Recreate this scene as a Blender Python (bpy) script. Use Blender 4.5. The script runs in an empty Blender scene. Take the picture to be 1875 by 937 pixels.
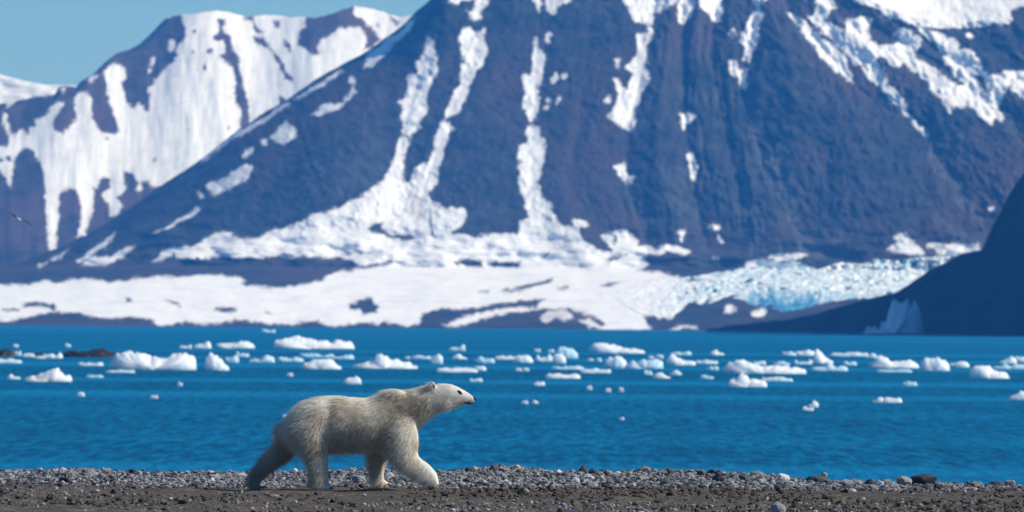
import bpy, bmesh, math, random
import numpy as np
from mathutils import Vector, Matrix

scene = bpy.context.scene
COL = scene.collection
R = math.radians

# ---------------------------------------------------------------- camera
CAM_Z = 4.0
F_PX = 15000.0            # focal length in photograph pixels (photograph 1875 x 937)
PITCH = math.atan((591.0 - 468.5) / F_PX)
ROLL = 0.0069
fw = Vector((0, math.cos(PITCH), math.sin(PITCH)))
up0 = Vector((0, -math.sin(PITCH), math.cos(PITCH)))
rt0 = Vector((1, 0, 0))
rt = rt0 * math.cos(ROLL) + up0 * math.sin(ROLL)
up = up0 * math.cos(ROLL) - rt0 * math.sin(ROLL)
cam_data = bpy.data.cameras.new('camera')
cam = bpy.data.objects.new('camera', cam_data)
COL.objects.link(cam)
cam.matrix_world = Matrix(((rt.x, up.x, -fw.x, 0), (rt.y, up.y, -fw.y, 0), (rt.z, up.z, -fw.z, CAM_Z), (0, 0, 0, 1)))
cam_data.sensor_width = 36.0
cam_data.lens = F_PX / 1875.0 * 36.0
cam_data.clip_start = 1.0
cam_data.clip_end = 30000.0
cam_data.dof.use_dof = True
cam_data.dof.focus_distance = 83.3
cam_data.dof.aperture_fstop = 7.4
scene.camera = cam

# ---------------------------------------------------------------- sky, sun, exposure
SUN_AZ, SUN_EL = R(91), R(39)
to_sun = Vector((math.cos(SUN_EL) * math.sin(SUN_AZ), math.cos(SUN_EL) * math.cos(SUN_AZ), math.sin(SUN_EL)))
world = bpy.data.worlds.new('World')
scene.world = world
world.use_nodes = True
wn = world.node_tree
wn.nodes.clear()
sky = wn.nodes.new('ShaderNodeTexSky')
sky.sky_type = 'NISHITA'
sky.sun_disc = False
sky.sun_elevation = SUN_EL
sky.sun_rotation = SUN_AZ
sky.altitude = 0.0
sky.air_density = 1.0
sky.dust_density = 0.0
sky.ozone_density = 4.0
bgn = wn.nodes.new('ShaderNodeBackground')
bgn.inputs['Strength'].default_value = 0.08
wout = wn.nodes.new('ShaderNodeOutputWorld')
tint = wn.nodes.new('ShaderNodeMix')
tint.data_type = 'RGBA'
tint.blend_type = 'MULTIPLY'
tint.inputs[0].default_value = 1.0
tint.inputs[7].default_value = (0.49, 0.825, 1.22, 1)
wn.links.new(sky.outputs[0], tint.inputs[6])
wn.links.new(tint.outputs[2], bgn.inputs[0])
wn.links.new(bgn.outputs[0], wout.inputs[0])
sun_data = bpy.data.lights.new('sun', 'SUN')
sun_data.energy = 5.0
sun_data.angle = R(0.5)
sun_data.color = (1.0, 0.985, 0.925)
sun = bpy.data.objects.new('sun', sun_data)
COL.objects.link(sun)
sun.location = (40, 20, 60)
sun.rotation_euler = to_sun.to_track_quat('Z', 'Y').to_euler()
vs = scene.view_settings
vs.view_transform = 'Standard'
vs.look = 'None'
vs.exposure = 0.0
vs.gamma = 1.0
vs.use_curve_mapping = False
scene.cycles.max_bounces = 6
scene.cycles.volume_bounces = 1
scene.cycles.transparent_max_bounces = 8

# ---------------------------------------------------------------- helpers
rng = np.random.default_rng(7)
RT, UP, FW = (np.array(v) for v in (rt, up, fw))


def point(px, py, y):
    """Points of the world seen at photograph pixel px, py and lying y metres away along +Y."""
    px, py, y = np.broadcast_arrays(np.asarray(px, float), np.asarray(py, float), np.asarray(y, float))
    d = FW * F_PX + RT * (px - 937.5)[..., None] - UP * (py - 468.5)[..., None]
    p = d * (y / d[..., 1])[..., None]
    p[..., 2] += CAM_Z
    return p


def on_level(px, py, z=0.0):
    """Where the view through a pixel meets the level z."""
    d = FW * F_PX + RT * (px - 937.5) - UP * (py - 468.5)
    return np.array((0, 0, CAM_Z)) + d * ((z - CAM_Z) / d[2])


def zm(s, ox, oy, pts):
    return [(ox + x / s, oy + y / s) for x, y in pts]


def tag(o, label=None, cat=None, group=None, kind=None):
    if label: o['label'] = label
    if cat: o['category'] = cat
    if group: o['group'] = group
    if kind: o['kind'] = kind
    return o


def mesh_np(name, verts, faces, mat, smooth=True, parent=None, attrs=None):
    """Mesh from numpy arrays: verts n x 3, faces m x k (all of one size)."""
    verts = np.asarray(verts, np.float32)
    faces = np.asarray(faces, np.int32)
    me = bpy.data.meshes.new(name)
    me.vertices.add(len(verts))
    me.vertices.foreach_set('co', verts.ravel())
    k = faces.shape[1]
    me.loops.add(faces.size)
    me.loops.foreach_set('vertex_index', faces.ravel())
    me.polygons.add(len(faces))
    me.polygons.foreach_set('loop_start', np.arange(0, faces.size, k, dtype=np.int32))
    me.polygons.foreach_set('loop_total', np.full(len(faces), k, np.int32))
    me.polygons.foreach_set('use_smooth', np.full(len(faces), smooth))
    me.update(calc_edges=True)
    me.validate()
    for a, v in (attrs or {}).items():
        at = me.attributes.new(a, 'FLOAT', 'POINT')
        at.data.foreach_set('value', np.asarray(v, np.float32).ravel())
    me.materials.append(mat)
    o = bpy.data.objects.new(name, me)
    COL.objects.link(o)
    if parent: o.parent = parent
    return o


def grid_faces(nr, nc, flip=False):
    i = np.arange(nr - 1)[:, None] * nc + np.arange(nc - 1)[None, :]
    f = np.stack((i, i + 1, i + nc + 1, i + nc), -1).reshape(-1, 4)
    return f[:, ::-1] if flip else f


def _hash(ix, iy, seed):
    h = (ix.astype(np.int64) * 374761393 + iy.astype(np.int64) * 668265263 + seed * 974634777) & 0xffffffff
    h = ((h ^ (h >> 13)) * 1274126177) & 0xffffffff
    return ((h ^ (h >> 16)) & 0xffff) / 65535.0


def noise(x, y, seed=0):
    """Smooth value noise, -1 .. 1."""
    x, y = np.broadcast_arrays(np.asarray(x, float), np.asarray(y, float))
    ix, iy = np.floor(x), np.floor(y)
    fx, fy = x - ix, y - iy
    fx = fx * fx * fx * (fx * (fx * 6 - 15) + 10)
    fy = fy * fy * fy * (fy * (fy * 6 - 15) + 10)
    a, b = _hash(ix, iy, seed), _hash(ix + 1, iy, seed)
    c, d = _hash(ix, iy + 1, seed), _hash(ix + 1, iy + 1, seed)
    return ((a + (b - a) * fx) * (1 - fy) + (c + (d - c) * fx) * fy) * 2 - 1


def fbm(x, y, octs=5, seed=0, gain=0.5):
    s, a, t = 0.0, 1.0, 0.0
    for k in range(octs):
        s = s + a * noise(x * 2 ** k + 17.3 * k, y * 2 ** k - 9.1 * k, seed + k)
        t += a
        a *= gain
    return s / t


def sstep(a, b, x):
    t = np.clip((x - a) / (b - a), 0, 1)
    return t * t * (3 - 2 * t)


def inside_distance(px, py, polys, far=14.0):
    """Signed distance in pixels to a union of outlines: above zero inside one of them."""
    out = np.full(px.shape, -far)
    for poly in polys:
        P = np.array(poly, float)
        m = ((px > P[:, 0].min() - far) & (px < P[:, 0].max() + far) & (py > P[:, 1].min() - far) & (py < P[:, 1].max() + far))
        if not m.any(): continue
        x, y = px[m], py[m]
        d2 = np.full(x.shape, 1e9)
        ins = np.zeros(x.shape, bool)
        for (x0, y0), (x1, y1) in zip(P, np.roll(P, -1, 0)):
            ex, ey = x1 - x0, y1 - y0
            t = np.clip(((x - x0) * ex + (y - y0) * ey) / (ex * ex + ey * ey + 1e-9), 0, 1)
            d2 = np.minimum(d2, (x - x0 - t * ex) ** 2 + (y - y0 - t * ey) ** 2)
            c = (y0 > y) != (y1 > y)
            if ey != 0: ins ^= c & (x < x0 + (y - y0) / ey * ex)
        sd = np.clip(np.where(ins, 1, -1) * np.sqrt(d2), -far, far)
        out[m] = np.maximum(out[m], sd)
    return out


def blob(x, y, rx, ry=None, tilt=0.0):
    ry = ry or rx
    c, s = math.cos(tilt), math.sin(tilt)
    return [(x + rx * math.cos(a) * c - ry * math.sin(a) * s, y + rx * math.cos(a) * s + ry * math.sin(a) * c)
            for a in np.linspace(0, 2 * math.pi, 11)[:-1]]


# ---------------------------------------------------------------- material helpers
class NT:
    """A small wrapper for building node trees."""
    def __init__(self, name):
        self.m = bpy.data.materials.new(name)
        self.m.use_nodes = True
        self.t = self.m.node_tree
        self.t.nodes.clear()
        self.out = self.t.nodes.new('ShaderNodeOutputMaterial')

    def n(self, kind, **kw):
        nd = self.t.nodes.new(kind)
        for k, v in kw.items():
            if k.startswith('_'): setattr(nd, k[1:], v)
        return nd

    def put(self, sock, v):
        if hasattr(v, 'is_linked') or hasattr(v, 'links'):
            self.t.links.new(v, sock)
        else:
            sock.default_value = v

    def coords(self, scale=(1, 1, 1)):
        g = self.n('ShaderNodeNewGeometry')
        mp = self.n('ShaderNodeMapping')
        self.t.links.new(g.outputs['Position'], mp.inputs['Vector'])
        mp.inputs['Scale'].default_value = scale
        return mp.outputs[0]

    def noise(self, vec, scale, detail=4, rough=0.55, dist=0.0):
        nd = self.n('ShaderNodeTexNoise')
        self.put(nd.inputs['Vector'], vec)
        nd.inputs['Scale'].default_value = scale
        nd.inputs['Detail'].default_value = detail
        nd.inputs['Roughness'].default_value = rough
        nd.inputs['Distortion'].default_value = dist
        return nd.outputs['Fac']

    def attr(self, name):
        a = self.n('ShaderNodeAttribute')
        a.attribute_name = name
        return a.outputs['Fac']

    def math(self, op, a, b=0.0, c=0.0):
        nd = self.n('ShaderNodeMath')
        nd.operation = op
        self.put(nd.inputs[0], a); self.put(nd.inputs[1], b); self.put(nd.inputs[2], c)
        return nd.outputs[0]

    def ramp(self, v, a, b, lo=0.0, hi=1.0):
        nd = self.n('ShaderNodeMapRange')
        nd.interpolation_type = 'SMOOTHSTEP'
        self.put(nd.inputs['Value'], v)
        nd.inputs['From Min'].default_value = a; nd.inputs['From Max'].default_value = b
        nd.inputs['To Min'].default_value = lo; nd.inputs['To Max'].default_value = hi
        return nd.outputs[0]

    def mix(self, f, a, b):
        nd = self.n('ShaderNodeMix')
        nd.data_type = 'RGBA'
        self.put(nd.inputs[0], f)
        for s, v in ((nd.inputs[6], a), (nd.inputs[7], b)):
            self.put(s, v if hasattr(v, 'links') else (*v, 1))
        return nd.outputs[2]

    def bump(self, h, strength, dist, normal=None):
        nd = self.n('ShaderNodeBump')
        nd.inputs['Strength'].default_value = strength
        nd.inputs['Distance'].default_value = dist
        self.put(nd.inputs['Height'], h)
        if normal: self.put(nd.inputs['Normal'], normal)
        return nd.outputs[0]

    def surf(self, color, rough=0.9, normal=None, spec=0.3, **kw):
        b = self.n('ShaderNodeBsdfPrincipled')
        self.put(b.inputs['Base Color'], color if hasattr(color, 'links') else (*color, 1))
        self.put(b.inputs['Roughness'], rough)
        b.inputs['Specular IOR Level'].default_value = spec
        for k, v in kw.items():
            self.put(b.inputs[k.replace('_', ' ')], v)
        if normal: self.put(b.inputs['Normal'], normal)
        self.t.links.new(b.outputs[0], self.out.inputs['Surface'])
        return self.m


def plain(name, color, rough=0.8, spec=0.3):
    n = NT(name)
    v = n.noise(n.coords(), 40, 3)
    return n.surf(n.mix(v, tuple(c * 0.8 for c in color), tuple(min(1, c * 1.2) for c in color)), rough, spec=spec)


def mountain_material(name, dark, light, warm, scale=0.05, snow_dim=1.0):
    n = NT(name)
    co = n.coords()
    sd = n.attr('snow')
    edge = n.noise(co, 0.30, 5, 0.7)
    edge2 = n.noise(co, 0.09, 3, 0.6)
    off = n.math('ADD', n.math('MULTIPLY', n.math('SUBTRACT', edge, 0.5), 13.0), n.math('MULTIPLY', n.math('SUBTRACT', edge2, 0.5), 10.0))
    sn = n.ramp(n.math('ADD', sd, off), -3.4, 2.6)
    v = n.noise(co, scale, 6, 0.66)
    patch = n.noise(co, 0.009, 3, 0.5)
    rock = n.mix(n.ramp(v, 0.32, 0.68), dark, light)
    rock = n.mix(n.ramp(patch, 0.45, 0.65, 0, 0.9), rock, warm)
    scree = n.attr('scree')
    rock = n.mix(n.math('MULTIPLY', scree, n.ramp(n.noise(co, 0.12, 5, 0.7), 0.3, 0.65)), rock, tuple(min(1, q * 1.8) for q in light))
    streak = n.noise(n.coords((0.16, 0.16, 0.012)), 1.0, 4, 0.6)
    s1, s2 = (0.80 * snow_dim, 0.82 * snow_dim, 0.86 * snow_dim), (0.885 * snow_dim, 0.895 * snow_dim, 0.875 * snow_dim)
    snow = n.mix(n.ramp(streak, 0.3, 0.6), s1, s2)
    dirt = n.attr('dirt')
    snow = n.mix(n.ramp(n.noise(co, 0.035, 5, 0.6), 0.46, 0.70, 0, 0.45), snow, (0.60, 0.62, 0.66))
    snow = n.mix(dirt, snow, (0.46, 0.44, 0.45))
    nrm = n.bump(n.noise(co, 0.22, 5, 0.65), 0.5, 3.0)
    n.t.links.new(n.ramp(sn, 0, 1, 0.45, 0.06), nrm.node.inputs['Strength'])
    return n.surf(n.mix(sn, rock, snow), 0.95, nrm, spec=0.1)
# ---------------------------------------------------------------- outlines of the land, in photograph pixels
def A1(*p): return zm(3.122, 0, 0, p)        # enlarged views the outlines were read from
def A2(*p): return zm(3.124, 300, 0, p)
def A4(*p): return zm(2.84, 0, 280, p)
def ML(*p): return zm(2.928, 0, 300, p)
def MM(*p): return zm(2.928, 620, 0, p)
def MN(*p): return zm(2.928, 620, 300, p)
def MR(*p): return zm(2.928, 1235, 0, p)
def MT(*p): return zm(2.928, 1235, 300, p)
def MQ(*p): return zm(4.26, 960, 400, p)


def flat_y(px, py):           # pixel row with the camera's roll taken out
    return py - ROLL * (px - 937.5)


def land(name, mat, px, top, bottom, nrow, depth, snow_fn=None, back=(60, 0.9), ramp_pow=1.0, dirt_fn=None, scree_fn=None):
    """A stretch of terrain between a lower and an upper outline: every vertex has its own distance, and the far side falls away behind the crest."""
    t = np.linspace(0, 1, nrow)[:, None] ** ramp_pow
    PY = bottom[None, :] + (top - bottom)[None, :] * t
    PX = np.broadcast_to(px[None, :], PY.shape)
    D = depth(PX, PY)
    P = point(PX, PY, D)
    snow = snow_fn(PX, PY) if snow_fn else np.full(PX.shape, -14.0)
    dirt = dirt_fn(PX, PY) if dirt_fn else np.zeros(PX.shape)
    scree = scree_fn(PX, PY) if scree_fn else np.zeros(PX.shape)
    crest = P[-1]
    rows, rs = [], []
    for k in range(1, 5):                               # the far side
        q = crest.copy()
        q[:, 1] += back[0] * k * k
        q[:, 2] = np.maximum(q[:, 2] - back[0] * back[1] * k * k, -0.4)
        rows.append(q); rs.append(snow[-1])
    front = P[0].copy()
    front[:, 1] -= 2.0
    front[:, 2] = np.minimum(front[:, 2] - 1.0, -0.5)
    P = np.concatenate((front[None], P, np.array(rows)))
    S = np.concatenate((snow[:1], snow, np.array(rs)))
    Dt = np.concatenate((dirt[:1], dirt, np.zeros((4, len(px)))))
    Sc = np.concatenate((scree[:1], scree, np.zeros((4, len(px)))))
    o = mesh_np(name, P.reshape(-1, 3), grid_faces(P.shape[0], P.shape[1]), mat, True, None, {'snow': S.ravel(), 'dirt': Dt.ravel(), 'scree': Sc.ravel()})
    return tag(o, kind='structure')


# ------------ the main mountain
outline = [(-90, 522), (0, 491), (35, 480), (70, 467), (141, 440), (211, 400), (292, 342), (356, 300), (384, 280), (438, 236), (466, 218), (518, 186),
           (543, 170), (575, 147), (620, 122), (668, 96), (710, 67), (739, 45), (760, 22), (787, 0), (830, -45), (900, -90), (1000, -125), (1200, -140),
           (1400, -130), (1550, -80), (1650, -60), (1800, -55), (1900, -60), (2000, -75)]
ox_, oy_ = np.array(outline).T
px = np.arange(-84, 1965, 2.2)
top = np.interp(px, ox_, oy_) + 2.2 * fbm(px / 22, 0 * px, 4, 3)
shore = 601.3 + ROLL * (px - 937.5) + 0.5 * fbm(px / 40, 0 * px, 3, 5)
gully = [[(-200, 700), (300, 380), (460, 60)], [(-200, 760), (200, 590), (450, 420)], [(-150, 800), (80, 786), (240, 738), (330, 735), (420, 700)], [(-150, 920), (50, 882), (200, 826), (330, 780), (430, 765)],
         [(-150, 1010), (80, 984), (230, 975), (350, 972), (430, 1000)], [(-150, 1100), (100, 1075), (300, 1050), (430, 1100)], [(-150, 1225), (40, 1197), (230, 1152), (330, 1146), (450, 1185)],
         [(-150, 1262), (40, 1248), (210, 1254), (320, 1268), (450, 1290)], [(-150, 1330), (100, 1300), (250, 1330), (450, 1380)], [(-150, 1400), (60, 1376), (150, 1357), (300, 1400), (450, 1470)],
         [(-150, 1410), (25, 1446), (150, 1562), (250, 1690), (450, 1830)], [(-150, 1460), (0, 1520), (120, 1720), (220, 1840), (450, 2010)], [(-150, 1600), (0, 1690), (130, 1890), (250, 2020), (450, 2190)],
         [(-150, 1800), (0, 1900), (250, 2220), (450, 2400)]]
gully_w = [.05, .05, .06, .08, .09, .12, .30, .28, .20, .28, .14, .12, .12, .1]
shore_c = 601.3


def rib(PX, PY):
    G = np.array([np.interp(PY, [q[0] for q in g], [q[1] for q in g]) for g in gully])
    far = [np.full(PY.shape, -900.0)], [np.full(PY.shape, 3200.0)]
    G = np.concatenate((np.array(far[0]), G, np.array(far[1])))
    amp, s_of, i_of = np.zeros(PY.shape), np.zeros(PY.shape), np.zeros(PY.shape)
    for i in range(len(G) - 1):
        m = (PX >= G[i]) & (PX < G[i + 1])
        w = np.maximum(G[i + 1] - G[i], 4)
        s = np.clip((PX - G[i]) / w, 0, 1)
        k = gully_w[min(max(i - 1, 0), len(gully_w) - 1)]
        prof = 1 - np.abs(2 * s - 1) ** 1.35
        if i in (0, len(G) - 2): prof = prof * 0.0
        amp = np.where(m, np.minimum(w, 150) * 0.43 * k * prof, amp)
        s_of = np.where(m, s, s_of); i_of = np.where(m, i, i_of)
    return amp, s_of + i_of


def main_depth(PX, PY):
    e = shore_c - flat_y(PX, PY)
    E0 = 112 + 2.5 * fbm(PX / 220, 0 * PX, 3, 11)
    d = 5720 + 6.0 * np.clip(e, 0, E0) + 0.62 * np.maximum(e - E0, 0)
    w = sstep(E0 - 15, E0 + 130, e)
    # the left flank turns away and rounds off towards its outline
    ol = np.interp(PX, ox_, oy_)
    below = np.clip((PY - ol) * 0.80, 0, 400)
    left = sstep(820, 700, PX)
    d = d + left * (26 * (1 - np.sqrt(1 - (1 - np.clip(below / 46, 0, 1)) ** 2)) + 80 * np.clip(1 - below / 150, 0, 1) ** 2)
    d = d + w * (0.0006 * np.clip(640 - PX, 0, 75) ** 2 + 0.09 * np.maximum(565 - PX, 0))
    amp, si = rib(PX, PY)
    d = d - w * amp
    right = sstep(1080, 1350, PX)
    # grooves that follow the gullies, then rough ground
    si = si + 0.12 * fbm(PX / 60, PY / 60, 3, 19)
    d = d - w * (1.5 + 3.2 * right) * fbm(si * 2.6, PY / 130 + si * 3, 4, 21, 0.5)
    d = d - w * (0.5 + 1.5 * right) * fbm(si * 6, PY / 60 + si * 3, 3, 27, 0.5)
    d = d - w * (2 + 2.5 * right) * fbm(PX / 70, PY / 60, 4, 29, 0.55)
    d = d - w * (2.2 + 4.2 * right) * np.abs(fbm(PX / 26 - PY / 70, PY / 34, 4, 33, 0.6))
    d = d - (1 - w) * 17 * fbm(PX / 90, PY / 26, 4, 31, 0.5)
    d = d - w * 2.4 * fbm(PX / 15, PY / 11, 4, 41, 0.66)
    dome = sum(np.interp(PX + o, [1500, 1560, 1610, 1690, 1780, 1840, 1880, 2000], [-60, -5, 16, 50, 48, 42, 30, 20]) for o in np.linspace(-70, 70, 9)) / 9 - 6 - PY
    return d + 1.5 * np.maximum(dome, 0) * sstep(1480, 1560, PX)


low_snow = ([(-90, 524), (0, 522), (41, 522), (61, 515), (85, 515), (102, 520), (137, 515), (205, 512), (273, 508), (341, 507), (393, 501), (430, 505), (447, 512), (437, 519), (454, 525), (478, 527),
             (512, 524), (580, 515), (615, 501), (640, 497), (654, 491), (722, 484), (720, 480), (657, 486), (655, 479), (620, 473), (560, 467), (328, 472), (324, 464), (301, 476), (277, 479), (294, 467),
             (318, 452), (336, 449), (345, 452), (376, 437), (410, 421), (427, 423), (425, 431), (441, 438), (471, 437), (495, 423), (533, 413), (567, 396), (601, 385), (622, 378), (640, 368), (654, 365),
             (685, 341), (712, 320), (724, 285), (733, 253), (746, 251), (755, 260), (746, 283), (740, 307), (741, 320), (746, 338), (757, 334), (758, 320), (775, 300), (806, 300), (798, 327), (781, 355),
             (791, 373), (806, 373), (811, 382), (852, 380), (857, 396), (842, 418), (822, 431), (859, 433), (880, 431), (900, 426), (927, 431), (950, 430), (953, 409), (972, 402), (962, 379), (953, 344),
             (948, 300), (985, 300), (989, 334), (992, 365), (1006, 375), (1020, 409), (1043, 416), (1067, 437), (1085, 448), (1098, 460), (1112, 462)]
            + MQ((680, 250), (620, 170), (600, 125), (660, 110), (720, 95), (760, 75), (800, 100), (850, 140), (890, 160), (890, 200), (970, 200), (1080, 255), (1080, 285), (1030, 280), (970, 265), (900, 300),
                 (950, 340), (910, 400), (870, 420), (1050, 420), (1100, 440), (1180, 465), (1260, 500), (1260, 620), (1180, 760), (1000, 770), (940, 770), (980, 840), (900, 870), (540, 865), (640, 820), (480, 740), (380, 690), (100, 700))
            + [(1000, 545), (955, 548), (920, 556), (840, 565), (798, 565), (777, 573), (770, 590), (757, 595), (733, 595), (702, 585), (688, 592), (651, 590), (620, 597), (601, 594), (580, 585), (530, 592),
               (478, 590), (427, 587), (358, 590), (314, 593), (290, 594), (270, 580), (239, 580), (188, 578), (130, 571), (99, 570), (61, 578), (34, 585), (0, 587), (-90, 588)])
snow_polys = [
    low_snow,
    MM((465, 215), (490, 215), (515, 240), (520, 330), (530, 385), (500, 430), (475, 500), (475, 560), (440, 640), (430, 690), (390, 735), (345, 715), (345, 680), (330, 620), (345, 580), (325, 545), (365, 520),
       (380, 470), (365, 400), (390, 395), (430, 400), (400, 340), (440, 310), (465, 290)),
    MM((690, 145), (720, 160), (745, 200), (770, 150), (775, 190), (790, 270), (760, 360), (720, 420), (700, 490), (660, 590), (600, 625), (575, 640), (570, 600), (620, 530), (660, 450), (650, 410), (655, 330), (655, 220), (670, 170)),
    MM((560, 650), (600, 655), (615, 690), (590, 740), (575, 790), (550, 870), (530, 937), (510, 1000), (470, 1038), (400, 990), (405, 937), (480, 870), (500, 800), (530, 700)),
    MM((1040, 205), (1060, 210), (1075, 270), (1110, 300), (1105, 370), (1080, 440), (1070, 520), (1080, 550), (1065, 630), (1035, 655), (1020, 620), (990, 560), (1000, 480), (985, 400), (1000, 390), (1030, 400), (1045, 300)),
    MM((1020, 680), (1075, 675), (1090, 720), (1105, 760), (1085, 830), (1080, 937), (1080, 1000), (1000, 1000), (975, 960), (955, 850), (960, 780), (1000, 760)),
    MM((1520, 0), (1560, 50), (1590, 120), (1630, 125), (1660, 135), (1650, 180), (1600, 190), (1600, 270), (1570, 320), (1540, 360), (1590, 390), (1560, 440), (1545, 490), (1520, 470), (1510, 430), (1470, 420), (1490, 480),
       (1490, 600), (1450, 620), (1500, 670), (1560, 700), (1590, 640), (1610, 560), (1620, 500), (1660, 420), (1640, 350), (1660, 290), (1665, 190), (1690, 150), (1700, 80), (1760, 40), (1810, 0), (1800, -120), (1480, -120)),
    MM((590, 20), (620, 35), (690, 10), (740, 0), (740, -60), (570, -40)), MM((690, 60), (715, 110), (750, 90), (760, 50), (800, 20), (815, 0), (800, -80), (750, -80), (740, 40), (700, 60)),
    MM((1050, 0), (1070, 60), (1090, 30), (1080, -60), (1040, -60)), MM((1110, 0), (1120, 50), (1150, 95), (1175, 80), (1180, 50), (1230, 10), (1240, -60), (1105, -60)),
    MR((15, 40), (20, 120), (50, 120), (95, 70), (110, 30), (100, -90), (30, -90)), MR((130, 20), (190, 70), (225, 130), (240, 110), (250, 30), (270, -90), (120, -90)),
    MR((430, 0), (440, 40), (400, 120), (360, 230), (380, 250), (370, 310), (400, 325), (430, 250), (440, 160), (465, 100), (460, 40), (490, 0), (470, -90), (430, -90)),
    MR((290, 325), (330, 325), (335, 370), (390, 370), (385, 410), (370, 480), (350, 460), (340, 410), (310, 390)), MR((15, 615), (90, 615), (95, 650), (65, 690), (40, 660)), MR((70, 830), (95, 820), (110, 930), (100, 980), (85, 970), (75, 880)),
    MR((610, 70), (650, 75), (690, 110), (740, 150), (820, 230), (890, 290), (920, 350), (960, 410), (955, 450), (920, 430), (850, 370), (790, 310), (750, 250), (690, 190), (650, 120)),
    MR((740, 0), (760, 60), (720, 100), (770, 140), (830, 210), (900, 280), (960, 330), (1040, 400), (1070, 460), (1130, 510), (1190, 560), (1230, 610), (1290, 670), (1350, 740), (1360, 730), (1290, 640), (1250, 590), (1220, 525),
       (1180, 480), (1140, 460), (1130, 400), (1090, 330), (1100, 300), (1140, 320), (1200, 370), (1220, 340), (1240, 340), (1300, 390), (1370, 440), (1400, 500), (1440, 530), (1490, 610), (1500, 580), (1570, 570), (1620, 600), (1700, 670),
       (1715, 620), (1750, 660), (1770, 610), (1720, 580), (1770, 520), (1790, 460), (1830, 490), (1880, 530), (2100, 700), (2100, 380), (1880, 385), (1780, 390), (1700, 410), (1650, 370), (1640, 330), (1610, 300), (1590, 270), (1530, 270), (1480, 220),
       (1400, 180), (1310, 155), (1300, 170), (1370, 220), (1440, 290), (1470, 350), (1520, 420), (1545, 460), (1500, 450), (1430, 390), (1350, 340), (1290, 310), (1280, 280), (1320, 240), (1310, 210), (1220, 150), (1200, 190),
       (1200, 230), (1100, 235), (1060, 210), (1040, 160), (1060, 110), (1000, 100), (930, 110), (910, 180), (870, 150), (820, 120), (830, 80), (870, 40), (850, 0), (850, -90), (730, -90)),
    MR((950, 0), (1010, 10), (1100, 50), (1110, 90), (1200, 100), (1300, 150), (1430, 155), (1600, 140), (1780, 125), (1800, 60), (1880, 30), (2100, 20), (2150, -300), (880, -300)),
    A2((835, 650), (860, 630), (900, 600), (1000, 590), (1050, 540), (1085, 480), (1090, 520), (1030, 580), (980, 630), (870, 660)), A2((610, 790), (640, 760), (690, 690), (710, 720), (745, 740), (740, 800), (690, 820), (620, 800)),
    A2((450, 890), (470, 860), (510, 850), (500, 890), (460, 900)), ML((1110, 130), (1130, 110), (1200, 90), (1250, 40), (1310, 10), (1350, 20), (1350, 50), (1270, 110), (1200, 150), (1150, 180)),
    ML((830, 372), (1060, 235), (1070, 258), (930, 330)), ML((415, 515), (500, 460), (610, 375), (560, 450), (480, 510), (430, 525)), ML((445, 540), (500, 505), (570, 495), (590, 505), (640, 470), (720, 445), (700, 470), (600, 530), (500, 550)),
    ML((210, 550), (370, 460), (330, 490), (220, 545)), A2((200, 912), (430, 748), (560, 680), (720, 585), (720, 603), (560, 705), (400, 795), (220, 925)), A2((740, 563), (850, 497), (1010, 405), (1030, 405), (900, 495), (760, 565)),
    A2((1150, 390), (1180, 300), (1230, 270), (1340, 190), (1400, 118), (1430, 100), (1400, 180), (1330, 250), (1260, 300), (1180, 390)),
    MT((1150, 460), (1200, 420), (1180, 390), (1240, 360), (1270, 410), (1330, 450), (1350, 490), (1250, 490)), MT((1360, 450), (1400, 430), (1640, 435), (1640, 470), (1500, 490), (1420, 480)), MT((500, 500), (560, 480), (720, 490), (660, 510), (560, 515)),
    MT((385, 525), (450, 515), (560, 520), (680, 540), (740, 570), (700, 600), (400, 600)), MT((0, 430), (90, 470), (60, 483), (0, 482), (-90, 470), (-70, 440)), MQ((380, 20), (490, 20), (500, 50), (440, 60), (400, 110), (375, 70)),
    MT((-20, 880), (110, 872), (110, 884), (-20, 890))]
snow_polys += [MN((1490, 15), (1530, 0), (1555, 55), (1592, 75), (1575, 110), (1545, 95), (1520, 60)), MN((550, 855), (700, 812), (860, 785), (1000, 758), (1060, 775), (900, 805), (760, 838), (620, 872)), MQ((110, 770), (200, 722), (330, 705), (400, 760), (320, 790), (250, 770), (180, 808)), MQ((430, 770), (520, 790), (600, 850), (500, 835))]
snow_polys += [blob(*p) for p in [
    (1132, 117, 5, 9), (1113, 183, 5), (1016, 145, 5, 10, .3), (1006, 184, 4), (1024, 185, 4, 8, .4), (1002, 197, 4), (1035, 140, 3), (1001, 71, 4, 12, .3), (1344, 62, 6), (1770, 68, 5), (647, 144, 6), (480, 262, 5), (369, 356, 5),
    (1250, 427, 5), (1312, 475, 5), (1336, 567, 8), (1388, 571, 14, 6), (1320, 438, 4, 8, -.6), (1250, 430, 4, 9), (1308, 417, 10, 5), (1816, 381, 5)]]
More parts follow.
